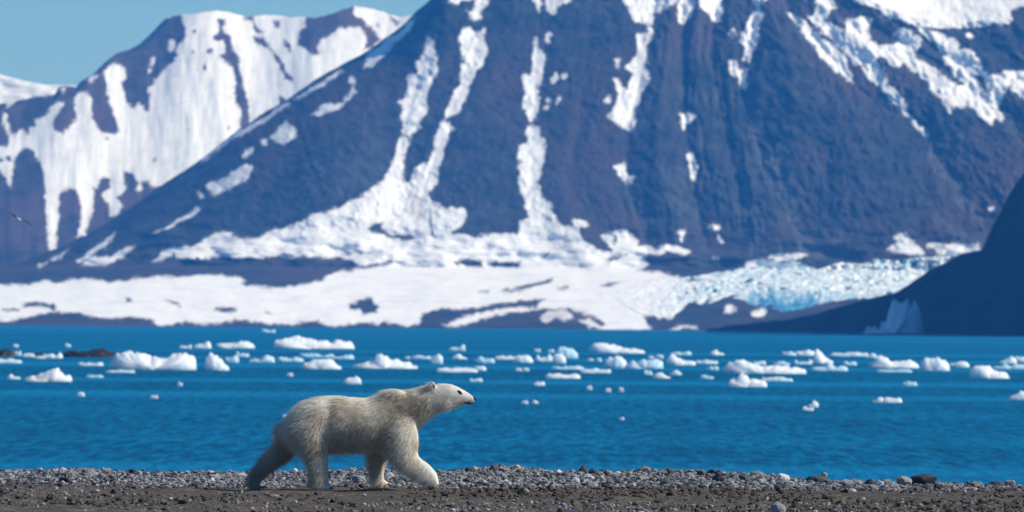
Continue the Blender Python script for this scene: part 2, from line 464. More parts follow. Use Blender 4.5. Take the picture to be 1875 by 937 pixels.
rock_polys = [MN((155, 320), (230, 315), (240, 355), (290, 375), (410, 395), (410, 410), (340, 415), (270, 385), (210, 365), (160, 350)), MN((590, 525), (660, 505), (770, 515), (780, 550), (700, 545)),
              MN((815, 525), (890, 520), (990, 525), (970, 555), (830, 550)), MN((880, 680), (1000, 645), (1150, 605), (1140, 630), (1020, 665), (900, 690)), MN((740, 680), (810, 680), (810, 692), (740, 690)),
              MN((1400, 655), (1450, 630), (1510, 630), (1480, 645), (1420, 660)), MN((110, 720), (180, 715), (210, 770), (190, 800), (120, 810), (110, 780), (60, 780), (55, 745), (90, 735)), MN((1095, 490), (1130, 480), (1110, 505)),
              MN((1430, 510), (1540, 480), (1540, 495), (1450, 530)), MN((460, 830), (520, 800), (640, 800), (880, 765), (860, 780), (700, 815), (560, 860), (460, 875)), MN((740, 845), (900, 800), (1080, 790), (1080, 830), (1200, 880), (1080, 870), (860, 868), (760, 870)),
              ML((115, 770), (140, 740), (290, 745), (300, 790), (220, 765), (130, 775)), ML((0, 775), (100, 780), (95, 795), (0, 785)), ML((670, 720), (700, 725), (705, 745), (675, 740)), ML((880, 730), (960, 745), (980, 770), (930, 755)),
              ML((1150, 775), (1200, 765), (1270, 780), (1260, 795), (1170, 790)), ML((1420, 780), (1450, 800), (1430, 805)), MR((1600, 400), (1640, 400), (1700, 500), (1690, 520), (1640, 470)), MM((640, 1060), (655, 1060), (655, 1300), (640, 1300)) if False else MN((480, 250), (492, 250), (500, 400), (490, 400)),
              MQ((640, 300), (800, 275), (790, 300), (680, 335)), MQ((680, 130), (720, 140), (720, 200), (690, 200)), MN((0, 490), (200, 460), (180, 470), (0, 500)), MN((1180, 620), (1220, 640), (1190, 665), (1165, 655)) if False else MN((1160, 660), (1225, 655), (1220, 664), (1170, 668))]


def main_snow(PX, PY):
    wx = PX + 4.5 * fbm(PX / 9, PY / 9, 3, 51, .7) + 6 * fbm(PX / 34, PY / 34, 2, 53)
    wy = PY + 4.5 * fbm(PX / 9, PY / 9, 3, 57, .7) + 4 * fbm(PX / 34, PY / 34, 2, 59)
    return np.minimum(inside_distance(wx, wy, snow_polys), -inside_distance(wx, wy, rock_polys))


dirty_fan = [MQ((230, 140), (300, 130), (420, 210), (560, 330), (640, 420), (520, 420), (380, 390), (250, 300))]
dirt_polys = dirty_fan + [MN((360, 140), (470, 170), (490, 300), (420, 330), (360, 250)), MQ((20, 700), (480, 700), (600, 830), (100, 840))]


def main_dirt(PX, PY):
    return sstep(-6, 14, inside_distance(PX, PY, dirt_polys, 16)) * (0.45 + 0.5 * fbm(PX / 16, PY / 10, 3, 61)).clip(0, 1)


def main_scree(PX, PY):
    si = rib(PX, PY)[1] + 0.10 * fbm(PX / 50, PY / 50, 3, 19)
    e = shore_c - flat_y(PX, PY)
    a = sstep(0.02, 0.42, fbm(si * 5.0, PY / 150 + si, 4, 63, 0.6)) * (0.35 + 0.65 * sstep(1150, 1420, PX)) * sstep(90, 150, e)
    return np.clip(a, 0, 1)


rock_m = mountain_material('slate_and_snow', (0.014, 0.021, 0.030), (0.052, 0.057, 0.067), (0.062, 0.047, 0.050))
land('mountain', rock_m, px, top, shore, 330, main_depth, main_snow, back=(70, 0.8), ramp_pow=1.05, dirt_fn=main_dirt, scree_fn=main_scree)

# ------------ the snowy peak behind, on the left
sky_a = [(-90, 205), (0, 190), (30, 183), (66, 176), (100, 173), (108, 160), (118, 156), (140, 160), (147, 150), (176, 131), (192, 115), (211, 99), (237, 91), (256, 80), (275, 64), (295, 42), (309, 31), (332, 28), (350, 27),
         (370, 24), (395, 20), (405, 21), (430, 26), (447, 31), (470, 31), (482, 28), (500, 28), (528, 33), (560, 32), (577, 33), (594, 30), (614, 24), (633, 17), (649, 12), (665, 14), (700, 22), (716, 28), (733, 32), (760, 28), (800, 25), (880, 40)]
rocks_a = [
    A1((-250, 600), (0, 585), (30, 590), (45, 610), (90, 575), (100, 570), (200, 552), (310, 545), (320, 480), (370, 470), (440, 480), (460, 455), (550, 400), (600, 350), (660, 300), (740, 275), (800, 240), (860, 190), (920, 120), (990, 85), (1036, 70),
       (1040, 105), (1060, 160), (1065, 215), (1025, 250), (1010, 290), (1012, 310), (1000, 350), (940, 400), (900, 450), (860, 510), (860, 620), (840, 640), (780, 600), (770, 640), (720, 580), (690, 480), (720, 440), (720, 400), (690, 370), (640, 365), (600, 410), (600, 460),
       (620, 560), (660, 680), (680, 740), (660, 765), (580, 765), (550, 720), (520, 670), (525, 570), (500, 530), (450, 535), (430, 580), (440, 670), (400, 730), (360, 765), (305, 740), (300, 690), (350, 620), (360, 590), (330, 580), (290, 620), (240, 680),
       (205, 690), (200, 720), (165, 730), (170, 780), (120, 740), (80, 770), (60, 760), (45, 700), (40, 650), (20, 640), (20, 740), (55, 770), (50, 830), (20, 840), (-250, 800)),
    A4((90, 0), (120, -20), (150, -30), (180, 0), (215, 60), (235, 150), (240, 260), (240, 350), (245, 440), (262, 515), (285, 510), (290, 440), (305, 340), (305, 210), (320, 190), (400, 185), (415, 240), (425, 310), (415, 380), (400, 435), (440, 430), (455, 370), (480, 300),
       (485, 200), (475, 180), (510, 175), (515, 140), (550, 122), (582, 135), (570, 180), (530, 210), (535, 235), (565, 260), (580, 330), (605, 330), (635, 270), (605, 230), (650, 200), (640, 105), (635, 95), (700, 115), (720, 150), (715, 200), (740, 190), (730, 150),
       (770, 145), (790, 180), (830, 172), (900, 400), (600, 700), (-250, 720), (-250, 90), (0, 85), (20, 110), (45, 170), (60, 180), (65, 90)),
    A2((310, 110), (350, 110), (355, 145), (340, 160), (345, 190), (385, 215), (400, 280), (430, 310), (435, 400), (455, 480), (475, 560), (495, 640), (495, 720), (430, 760), (440, 640), (405, 570), (405, 430), (385, 390), (340, 345), (310, 330), (320, 310), (355, 300),
       (355, 260), (340, 240), (275, 235), (285, 210), (310, 185), (320, 150), (308, 130)),
    A2((450, 95), (510, 98), (525, 130), (550, 170), (580, 185), (560, 195), (525, 180), (500, 130), (460, 110)), A2((515, 205), (560, 215), (600, 250), (620, 290), (655, 320), (690, 370), (700, 420), (735, 450), (740, 465), (690, 455), (680, 420), (640, 350), (625, 310), (590, 270), (545, 255), (520, 250)),
    A2((630, 115), (665, 125), (650, 165), (630, 150)), A2((680, 225), (710, 230), (735, 270), (720, 300), (690, 260)),
    A2((815, 105), (860, 90), (920, 75), (980, 55), (1040, 35), (1090, 20), (1095, 80), (1100, 100), (1130, 100), (1170, 150), (1210, 190), (1240, 230), (1190, 270), (1130, 310), (1160, 240), (1150, 200), (1120, 160), (1060, 150), (1000, 170), (960, 200), (890, 230), (880, 270), (890, 310),
       (850, 320), (810, 290), (760, 240), (770, 190), (800, 150)),
    A2((1210, 130), (1260, 190), (1270, 200), (1230, 160)), A2((1290, 85), (1350, 130), (1330, 150), (1300, 120)), A2((660, 540), (680, 550), (720, 600), (660, 600)), A4((0, 20), (20, 30), (10, 50), (-30, 50)), A4((30, 10), (60, 15), (55, 50), (35, 45))]
rocks_a += [blob(*p) for p in [(356, 60, 4), (353, 95, 3), (375, 122, 3, 9, .2), (383, 92, 6, 5), (282, 293, 5, 3, -.6), (125, 196, 3), (418, 234, 3, 5), (109, 166, 6), (196, 254, 3), (345, 240, 2)]]
spots_a = [blob(*p) for p in [(314, 84, 7, 12), (280, 112, 4, 9, .3), (275, 131, 3), (278, 165, 6, 8), (256, 196, 7), (115, 165, 4), (170, 143, 9, 4, -.6)]]


def a_depth(PX, PY):
    e = 600 - flat_y(PX, PY)
    d = 7850 + 0.95 * e + 9 * np.sin(PX / 37 + PY / 300 + 0.8) * sstep(560, 120, PY) - 6 * fbm(PX / 60, PY / 220, 3, 71)
    ol = np.interp(PX, *np.array(sky_a).T)
    d = d + 30 * (1 - np.sqrt(1 - (1 - np.clip((PY - ol) / 14, 0, 1)) ** 2)) * sstep(330, 290, PX)
    return d - 1.0 * fbm(PX / 10, PY / 40, 3, 75, 0.6)


def a_snow(PX, PY):
    wx = PX + 4 * fbm(PX / 10, PY / 10, 3, 81, .7)
    wy = PY + 4 * fbm(PX / 10, PY / 10, 3, 87, .7)
    return np.maximum(-inside_distance(wx, wy, rocks_a), inside_distance(wx, wy, spots_a))


pxa = np.arange(-84, 860, 2.2)
topa = np.interp(pxa, *np.array(sky_a).T) + 1.6 * fbm(pxa / 9, 0 * pxa, 3, 91)
peak_m = mountain_material('brown_slate_and_snow', (0.030, 0.024, 0.026), (0.085, 0.062, 0.058), (0.105, 0.066, 0.060))
land('mountain', peak_m, pxa, topa, np.full(pxa.shape, 540.0), 220, a_depth, a_snow, back=(60, 0.9))

# ------------ the white ridge further back
sky_c = [(-90, 120), (0, 137), (30, 145), (60, 152), (85, 156), (110, 156), (160, 158), (260, 190)]
pxc = np.arange(-84, 250, 4.0)
land('snow_ridge', rock_m, pxc, np.interp(pxc, *np.array(sky_c).T), np.full(pxc.shape, 260.0), 50,
     lambda X, Y: 9300 + 0.9 * (600 - flat_y(X, Y)) - 8 * fbm(X / 50, Y / 20, 3, 95), lambda X, Y: np.full(X.shape, 14.0))

# ------------ the glacier at the foot of the main mountain
g_top = [(1120, 537), (1160, 522), (1195, 511), (1237, 510), (1270, 506), (1320, 498), (1355, 491), (1385, 489), (1400, 488), (1440, 489), (1475, 487), (1495, 494), (1540, 480), (1578, 484), (1604, 475), (1640, 478), (1680, 471), (1740, 469), (1800, 462)]
g_bot = [(1120, 539), (1140, 556), (1165, 572), (1195, 577), (1230, 578), (1242, 572), (1262, 552), (1285, 556), (1310, 552), (1330, 543), (1355, 548), (1380, 560), (1410, 566), (1440, 570), (1500, 556), (1560, 545), (1620, 545), (1700, 520), (1800, 480)]


def g_depth(X, Y):
    t = np.interp(X, *np.array(g_top).T); b = np.interp(X, *np.array(g_bot).T)
    f = np.clip((b - Y) / np.maximum(b - t, 1), 0, 1)
    swell = np.sin(np.pi * np.clip(f, 0.0, 1)) ** 0.7
    ser = np.abs(fbm(X / 20 + Y / 26, Y / 8, 4, 101, 0.55)) * 32 + np.abs(fbm(X / 9 - Y / 16, Y / 5, 2, 107, 0.5)) * 9
    return main_depth(X, Y) - 2 - (4 + 14 * swell) * sstep(1130, 1300, X) + ser * (0.35 + 0.65 * swell) * sstep(1130, 1260, X)


ice = NT('glacier_ice')
co = ice.coords()
v1 = ice.noise(co, 0.05, 6, 0.65)
v2 = ice.noise(ice.coords((0.07, 0.05, 0.16)), 1.0, 3, 0.55, 1.5)
geo = ice.n('ShaderNodeNewGeometry')
c = ice.mix(ice.ramp(v2, 0.36, 0.60), (0.36, 0.62, 0.74), (0.90, 0.92, 0.92))
c = ice.mix(ice.ramp(ice.attr('snow'), -0.8, 2.2), ice.mix(ice.ramp(v1, .4, .6), (0.03, 0.20, 0.40), (0.10, 0.36, 0.56)), c)
c = ice.mix(ice.attr('dirt'), c, (0.88, 0.90, 0.92))
glacier_m = ice.surf(c, 0.6, ice.bump(v2, 0.5, 4.0), spec=0.3)
pxg = np.arange(1121, 1800, 1.5)


def g_white(X, Y):
    t = np.interp(X, *np.array(g_top).T); b = np.interp(X, *np.array(g_bot).T)
    f = (b - Y) / np.maximum(b - t, 1)
    lim = np.interp(X, [1120, 1340, 1375, 1410, 1480, 1520, 1570, 1800], [-.2, -.2, .12, .36, .30, -.05, -.2, -.2])
    return (f - lim) * 6 + 1.2 * fbm(X / 8, Y / 12, 3, 111) + .5


land('glacier', glacier_m, pxg, np.interp(pxg, *np.array(g_top).T) + 2 * fbm(pxg / 12, 0 * pxg, 4, 113), np.interp(pxg, *np.array(g_bot).T) + 3 * fbm(pxg / 10, 0 * pxg, 4, 115), 60, g_depth, g_white, back=(20, 0.2), dirt_fn=lambda X, Y: sstep(1290, 1180, X + 40 * fbm(X / 20, Y / 8, 3, 117)))

# ------------ the dark headland on the right, in its own shade
h_top = [(1270, 606.5), (1290, 604), (1330, 596), (1390, 590), (1450, 583), (1500, 572), (1540, 560), (1580, 549), (1600, 544), (1640, 535), (1670, 516), (1700, 495), (1730, 481), (1760, 465), (1798, 457), (1803, 444), (1820, 410), (1838, 375), (1850, 352), (1862, 333),
         (1880, 312), (1950, 200), (2100, -40), (2400, -260), (2700, -300), (3000, -150)]
pxh = np.concatenate((np.arange(1272, 1960, 2.5), np.arange(1960, 3000, 14)))
h_shore = np.interp(pxh, [1272, 1290, 1600, 1875, 3000], [606.8, 606.5, 609.5, 612, 626])
hs = on_level(1290, 606.5)[1]
h_base = np.array([on_level(a, b)[1] for a, b in zip(pxh, h_shore)])


def h_depth(X, Y):
    b = np.interp(X, pxh, h_base)
    e = np.interp(X, pxh, h_shore) - Y
    return b + 0.25 * np.clip(e, 0, 900) - 7 * fbm(X / 40 + Y / 50, Y / 60, 5, 121) * sstep(0, 30, e)


head_m = mountain_material('dark_slope', (0.03, 0.03, 0.035), (0.06, 0.055, 0.05), (0.055, 0.05, 0.04))
land('headland', head_m, pxh, np.interp(pxh, *np.array(h_top).T) + 1.5 * fbm(pxh / 18, 0 * pxh, 4, 125), h_shore, 110, h_depth, back=(50, 0.3))
# ---------------------------------------------------------------- haze: one even volume of clear, faintly blue air
hz = bpy.data.materials.new('clear_air')
hz.use_nodes = True
ht = hz.node_tree
ht.nodes.clear()
hv = ht.nodes.new('ShaderNodeVolumePrincipled')
hv.inputs['Color'].default_value = (0.05, 0.33, 0.90, 1)
hv.inputs['Absorption Color'].default_value = (1, 1, 1, 1)
hv.inputs['Density'].default_value = 6.6e-5
ho = ht.nodes.new('ShaderNodeOutputMaterial')
ht.links.new(hv.outputs[0], ho.inputs['Volume'])
bx = [(x, y, z) for x in (-1450, 1450) for y in (-60, 12500) for z in (-1.5, 620)]
haze = mesh_np('haze', bx, [(0, 1, 3, 2), (4, 6, 7, 5), (0, 4, 5, 1), (2, 3, 7, 6), (0, 2, 6, 4), (1, 5, 7, 3)], hz, False)
tag(haze, kind='stuff')

# ---------------------------------------------------------------- the sea
w = NT('sea_water')
near = w.noise(w.coords((2.0, 0.15, 1)), 1.0, 4, 0.6)
mid = w.noise(w.coords((0.25, 0.012, 1)), 1.0, 3, 0.55)
band = w.noise(w.coords((0.002, 0.0085, 1)), 1.0, 3, 0.5)
chop = w.noise(w.coords((2.2, 1.1, 1)), 1.0, 5, 0.6)
col = w.mix(w.ramp(near, 0.36, 0.64), (0.0, 0.068, 0.160), (0.0, 0.150, 0.300))
col = w.mix(w.ramp(mid, 0.45, 0.75, 0, 0.55), col, (0.0, 0.065, 0.15))
col = w.mix(w.ramp(band, 0.46, 0.64, 0, 0.55), col, (0.008, 0.235, 0.45))
nrm = w.bump(w.math('ADD', chop, w.math('MULTIPLY', near, 1.5)), 0.45, 0.2)
dif = w.n('ShaderNodeBsdfDiffuse')
w.put(dif.inputs['Color'], col); w.put(dif.inputs['Normal'], nrm)
glo = w.n('ShaderNodeBsdfGlossy')
glo.inputs['Roughness'].default_value = 0.35
w.put(glo.inputs['Normal'], nrm)
mixw = w.n('ShaderNodeMixShader')
mixw.inputs[0].default_value = 0.05
w.t.links.new(dif.outputs[0], mixw.inputs[1]); w.t.links.new(glo.outputs[0], mixw.inputs[2])
w.t.links.new(mixw.outputs[0], w.out.inputs['Surface'])
sea_m = w.m
sx = np.array([-1400, -400, -100, -30, 0, 30, 100, 400, 1400.0])
sy = np.array([-40, 60, 110, 150, 200, 300, 500, 900, 1600, 3000, 5000, 8000, 12400.0])
GX, GY = np.meshgrid(sx, sy)
sea = mesh_np('sea', np.stack((GX, GY, 0 * GX), -1).reshape(-1, 3), grid_faces(len(sy), len(sx)), sea_m, False)
tag(sea, kind='structure')
# ---------------------------------------------------------------- the shingle beach
crest_px = [(-200, 855), (0, 858), (60, 857), (150, 853), (200, 858), (280, 862), (400, 861), (440, 861), (620, 858), (680, 854), (800, 858), (870, 856), (900, 852), (945, 850), (980, 856), (1010, 861),
            (1100, 862), (1200, 859), (1300, 862), (1370, 863), (1440, 872), (1500, 877), (1600, 881), (1700, 880), (1800, 884), (1875, 888), (2100, 892)]
CREST_Y = 90.0
_cz = point(np.array([p[0] for p in crest_px]), np.array([p[1] for p in crest_px]), CREST_Y)
crest_x, crest_z = _cz[:, 0], _cz[:, 2] - 0.040
BEAR_Y, BEAR_Z = 83.3, None
BEAR_Z = float(point(640.0, 897.0, BEAR_Y)[2])


def ground(x, y):
    cz = np.interp(x, crest_x, crest_z)
    base = BEAR_Z + 0.006 * np.clip(-x, -8, 8) * 0
    t = sstep(84.6, CREST_Y, y)
    z = base + (cz - base) * t
    z = z - np.clip(y - CREST_Y - 0.6, 0, None) * 0.125
    z = z + 0.036 * np.exp(-((x + 0.76) / 0.15) ** 2 - ((y - 83.2) / 0.45) ** 2) + 0.036 * np.exp(-((x + 1.32) / 0.16) ** 2 - ((y - 83.55) / 0.4) ** 2)   # low mounds under the front paws
    rough = np.where(y < 96, 1.0, 0.6)
    near = sstep(86.0, 84.0, y)
    calm = 1 - 0.75 * np.exp(-((x + 1.55) / 1.3) ** 2 - ((y - 83.3) / 0.6) ** 2)
    z = z + rough * calm * (0.016 * fbm(x * 1.1, y * 0.35, 4, 201) + near * (0.034 * fbm(x * 2.2, y * 0.9, 4, 205, 0.6) + 0.020 * np.abs(fbm(x * 8, y * 4, 3, 209, .6))))
    return np.maximum(z, -0.9)


gx = np.concatenate((np.linspace(-1300, -40, 12), np.linspace(-38, -6.6, 24), np.arange(-6.5, 6.51, 0.03), np.linspace(6.6, 38, 24), np.linspace(40, 1300, 12)))
gy = np.concatenate((np.linspace(-50, 68, 20), np.arange(69, 92.5, 0.06), np.linspace(93, 125, 36)))
GX, GY = np.meshgrid(gx, gy)
GZ = ground(GX, GY)
b = NT('damp_gravelly_soil')
co = b.coords()
n1, n2, n3 = b.noise(co, 9, 6, 0.65), b.noise(b.coords((1, 0.35, 1)), 1.4, 4, 0.55), b.noise(co, 55, 4, 0.6)
c = b.mix(b.ramp(n1, 0.35, 0.65), (0.045, 0.037, 0.028), (0.155, 0.128, 0.098))
c = b.mix(b.ramp(n2, 0.4, 0.62, 0, 0.7), c, (0.075, 0.062, 0.048))
c = b.mix(b.ramp(n3, 0.62, 0.72, 0, 0.7), c, (0.26, 0.24, 0.22))
c = b.mix(b.ramp(n3, 0.38, 0.28, 0, 0.8), c, (0.02, 0.018, 0.016))
beach_m = b.surf(c, 0.9, b.bump(b.math('ADD', n1, b.math('MULTIPLY', n3, 0.6)), 0.7, 0.03), spec=0.2)
beach = mesh_np('beach', np.stack((GX, GY, GZ), -1).reshape(-1, 3), grid_faces(len(gy), len(gx)), beach_m)
tag(beach, kind='structure')


# ---------------------------------------------------------------- stones
def ico(sub):
    bm = bmesh.new()
    bmesh.ops.create_icosphere(bm, subdivisions=sub, radius=1.0)
    v = np.array([q.co[:] for q in bm.verts])
    f = np.array([[q.index for q in p.verts] for p in bm.faces])
    bm.free()
    return v, f


IV, IF = ico(2)
IV1, IF1 = ico(1)


def stone_shape(v, seed, rough=0.25, cuts=5):
    """A stone: a ball with flats knocked off it."""
    r = np.random.default_rng(seed)
    p = v * (1 + rough * 0.5 * fbm(v[:, 0] * 1.3 + seed * 3.1, v[:, 1] * 1.3 + v[:, 2] * 1.9, 2, seed)[:, None])
    for _ in range(cuts):
        d = r.normal(size=3); d /= np.linalg.norm(d)
        h = r.uniform(0.55, 0.85)
        e = p @ d - h
        p = p - np.where(e > 0, e, 0)[:, None] * d * 0.9
    return p


s = NT('beach_pebbles')
g = s.n('ShaderNodeAttribute'); g.attribute_name = 'tone'
rp = s.n('ShaderNodeValToRGB')
s.t.links.new(g.outputs['Fac'], rp.inputs[0])
cr = rp.color_ramp
stops = [(0.0, (0.03, 0.03, 0.038)), (0.18, (0.085, 0.088, 0.10)), (0.40, (0.21, 0.205, 0.20)), (0.58, (0.34, 0.31, 0.27)), (0.70, (0.27, 0.285, 0.31)), (0.84, (0.48, 0.46, 0.44)), (0.95, (0.66, 0.63, 0.58)), (1.0, (0.40, 0.27, 0.17))]
cr.elements[0].position, cr.elements[0].color = stops[0][0], (*stops[0][1], 1)
cr.elements[1].position, cr.elements[1].color = stops[-1][0], (*stops[-1][1], 1)
for p, cc in stops[1:-1]:
    el = cr.elements.new(p); el.color = (*cc, 1)
mot = s.noise(s.coords(), 60, 4, 0.6)
pc = s.mix(s.ramp(mot, 0.35, 0.7, 0, 0.35), rp.outputs[0], (0.05, 0.05, 0.05))
pebble_m = s.surf(pc, 0.8, s.bump(mot, 0.4, 0.01), spec=0.3)


def scatter(name, xs, ys, sizes, tones, seed, sink=0.3, mat=None):
    r = np.random.default_rng(seed)
    kinds = [stone_shape(IV1, seed * 50 + k, 0.5, 4) for k in range(9)]
    n = len(xs)
    zs = ground(xs, ys)
    V = np.empty((n, len(IV1), 3), np.float32)
    kk = r.integers(0, 9, n)
    th = r.uniform(0, 2 * np.pi, n)
    ax, ay, az = r.uniform(0.7, 1.35, n), r.uniform(0.6, 1.2, n), r.uniform(0.42, 0.95, n)
    tl = r.normal(0, 0.3, n)
    for k in range(9):
        m = kk == k
        v = kinds[k][None] * np.stack((ax[m], ay[m], az[m]), -1)[:, None, :]
        ct, st = np.cos(tl[m])[:, None], np.sin(tl[m])[:, None]
        v = np.stack((v[..., 0] * ct - v[..., 2] * st, v[..., 1], v[..., 0] * st + v[..., 2] * ct), -1)
        c_, s_ = np.cos(th[m])[:, None], np.sin(th[m])[:, None]
        v = np.stack((v[..., 0] * c_ - v[..., 1] * s_, v[..., 0] * s_ + v[..., 1] * c_, v[..., 2]), -1)
        V[m] = v * sizes[m][:, None, None]
    V[..., 0] += xs[:, None]; V[..., 1] += ys[:, None]; V[..., 2] += (zs + sizes * az * (1 - 2 * sink) * 0.8)[:, None]
    F = (IF1[None] + (np.arange(n) * len(IV1))[:, None, None]).reshape(-1, 3)
    o = mesh_np(name, V.reshape(-1, 3), F, mat or pebble_m, False, None, {'tone': np.repeat(tones, len(IV1))})
    return tag(o, kind='stuff')


r = np.random.default_rng(41)
n = 76000
xs, ys = r.uniform(-6.8, 6.8, n), r.uniform(84.3, 92.0, n)
edge = 84.75 + 0.45 * fbm(xs * 0.5, 0 * xs, 3, 301) + np.where(xs > 1.2, 0.5, 0) + np.where(xs < -2.2, -0.35, 0)
keep = ys > edge + r.normal(0, 0.25, n)
xs, ys = xs[keep], ys[keep]
sz = np.exp(r.normal(np.log(0.0125), 0.50, len(xs))).clip(0.006, 0.075) * (1 + 0.15 * sstep(-1.0, 1.5, xs)) * (1 + 0.15 * sstep(88.5, 90, ys))
keep2 = np.hypot((xs + 1.6) / 1.35, (ys - 83.4) / 1.0) > 1
xs, ys, sz = xs[keep2], ys[keep2], sz[keep2]
scatter('gravel', xs, ys, sz, r.beta(1.2, 1.75, len(xs)) * (1 - 0.28 * sstep(0.0, 2.5, xs) * (0.6 + 0.4 * noise(xs * 1.3, ys, 7))), 5)
n = 9000
xs, ys = r.uniform(-6.2, 6.2, n), 73.0 + 12.0 * r.uniform(0, 1, n) ** 0.8
patch = fbm(xs * 0.45, ys * 0.12, 3, 311) + 0.55 * np.exp(-((xs - 2.2) / 1.9) ** 2) * sstep(80, 76, ys) - 0.12
keep = r.uniform(0, 1, n) < np.clip(0.16 + 1.5 * patch, 0.05, 1)
xs, ys = xs[keep], ys[keep]
sz = np.exp(r.normal(np.log(0.012), 0.45, len(xs))).clip(0.006, 0.05)
keep2 = np.hypot((xs + 1.6) / 1.35, (ys - 83.4) / 0.7) > 1
scatter('gravel', xs[keep2], ys[keep2], sz[keep2], r.beta(1.5, 1.9, keep2.sum()), 9)

n = 9000
xs, ys = r.uniform(-6.2, 6.2, n), r.uniform(72.8, 85.6, n)
keep = (fbm(xs * 0.5, ys * 0.22, 3, 321) + 0.25 > r.uniform(-0.1, 0.5, n)) & (np.hypot((xs + 1.6) / 1.35, (ys - 83.4) / 0.6) > 1)
xs, ys = xs[keep], ys[keep]
sz = np.exp(r.normal(np.log(0.020), 0.45, len(xs))).clip(0.008, 0.07)
cl = NT('dark_soil_lumps')
cl_m = cl.surf(cl.mix(cl.ramp(cl.noise(cl.coords(), 14, 4), .35, .65), (0.035, 0.029, 0.023), (0.13, 0.108, 0.083)), 0.95, spec=0.1)
scatter('soil', xs, ys, sz, r.uniform(0, 1, len(xs)), 13, 0.42, cl_m)


def boulder(px, py, w, h, tone, seed, label, y=89.6, cuts=7, squash=0.8, group=None, blocky=False):
    """A single stone wide enough to pick out: w and h in photograph pixels, its foot at px, py."""
    if y > 86: y -= 0.5; py += 2
    p = point(float(px), float(py), y)
    k = y / F_PX
    W, H = w * k / 2, h * k
    v = stone_shape(IV, seed, 0.22, cuts)
    if blocky:
        v = np.sign(IV) * np.abs(IV) ** 0.35
        v = v * (1 + 0.06 * fbm(IV[:, 0] * 2 + seed, IV[:, 1] * 2 + IV[:, 2] * 3, 3, seed)[:, None])
    v = v / (v.max(0) - v.min(0)) * 2
    v = v * np.array((W, W * squash, H * 0.62))
    v[:, 2] += H * 0.38 
    o = mesh_np('stone', v, IF, pebble_m, False, None, {'tone': np.full(len(v), tone)})
    zg = float(ground(np.array([p[0]]), np.array([p[1]]))[0])
    o.location = (p[0], p[1], min(p[2], zg + 0.02) if y < 88 else p[2])
    tag(o, label, 'stone', group)
    return o


STONES = [
    (1433, 879, 27, 15, 0.95, 3, 'pale rounded stone on the beach crest right of the bear', 90.0),
    (1500, 885, 40, 16, 0.16, 8, 'long dark stone lying flat on the beach crest with small pebbles on its end', 90.0),
    (1510, 870, 12, 8, 0.55, 18, 'small brown pebble resting on top of the long dark stone', 90.05),
    (1692, 884, 50, 20, 0.05, 12, 'largest near black boulder on the right part of the beach crest', 90.0),
    (1657, 886, 28, 17, 0.64, 14, 'tan brown stone just left of the largest black boulder', 89.8),
    (1594, 890, 24, 16, 0.2, 21, 'grey stone halfway between the long dark stone and the tan brown one', 89.6),
    (1825, 890, 30, 12, 0.1, 26, 'dark flat stone leaning against the square block at far right', 89.9),
    (1425, 939, 30, 22, 0.74, 30, 'smooth blue grey stone in the foreground soil at the bottom edge', 74.0),
    (1454, 893, 22, 9, 0.9, 33, 'whitish slab below the pale rounded stone in the gravel', 87.6),
    (1130, 871, 20, 12, 0.92, 36, 'upright pale stone standing on the crest right of the bear', 90.0),
    (1075, 877, 20, 11, 0.88, 37, 'light grey wedge stone in the gravel left of the upright pale one', 88.6),
    (1312, 868, 34, 12, 0.12, 40, 'dark flat slab on the crest between the upright pale stone and the long dark stone', 90.0),
    (947, 857, 11, 9, 0.86, 43, 'small white stone on the highest hump of the gravel ahead of the bear', 90.0),
    (905, 862, 20, 12, 0.06, 45, 'dark angular stone on the gravel hump just ahead of the bear', 90.0),
    (243, 865, 15, 9, 0.02, 47, 'small black stone on the crest behind the bear at left', 90.0),
    (657, 876, 26, 10, 0.7, 50, 'buff flat stone on the gravel seen under the belly of the bear', 87.0),
    (540, 862, 10, 8, 0.9, 52, 'small pale pebble on the crest between the hind legs of the bear', 90.0),
    (1560, 902, 18, 9, 0.9, 57, 'pale triangular chip on brown soil below the grey stones', 84.3),
    (1385, 873, 14, 9, 0.5, 59, 'small grey stone on the crest left of the pale rounded one', 90.0),
    (1785, 888, 18, 10, 0.56, 63, 'low grey stone between the black boulder and the square block', 89.8),
]
for (a1, a2, a3, a4, a5, a6, a7, a8) in STONES:
    boulder(a1, a2, a3, a4, a5, a6, a7, a8)
boulder(1849, 897, 20, 21, 0.60, 70, 'square upright stone block near the right edge of the beach', 89.7, blocky=True, squash=0.9)
# ---------------------------------------------------------------- drifting ice
ib = NT('drift_ice')
co = ib.coords()
iv = ib.noise(co, 1.3, 5, 0.6)
sepz = ib.n('ShaderNodeSeparateXYZ')
gg = ib.n('ShaderNodeNewGeometry')
ib.t.links.new(gg.outputs['Position'], sepz.inputs[0])
wet = ib.ramp(ib.math('ADD', sepz.outputs['Z'], ib.math('MULTIPLY', ib.math('SUBTRACT', iv, .5), .8)), 0.0, 0.35, 1, 0)
oi = ib.n('ShaderNodeObjectInfo')
c = ib.mix(ib.ramp(iv, 0.35, 0.65), (0.74, 0.84, 0.88), (0.90, 0.93, 0.93))
c = ib.mix(ib.math('MULTIPLY', wet, 0.40), c, (0.22, 0.52, 0.66))
tone = ib.attr('clear')
c = ib.mix(tone, c, (0.14, 0.42, 0.60))
inrm = ib.bump(iv, 0.3, 0.3)
ice_m = ib.surf(c, 0.55, inrm, spec=0.3, Subsurface_Weight=1.0, Subsurface_Scale=1.6)
ice_m.node_tree.nodes['Principled BSDF'].inputs['Subsurface Radius'].default_value = (0.8, 1.0, 1.1)


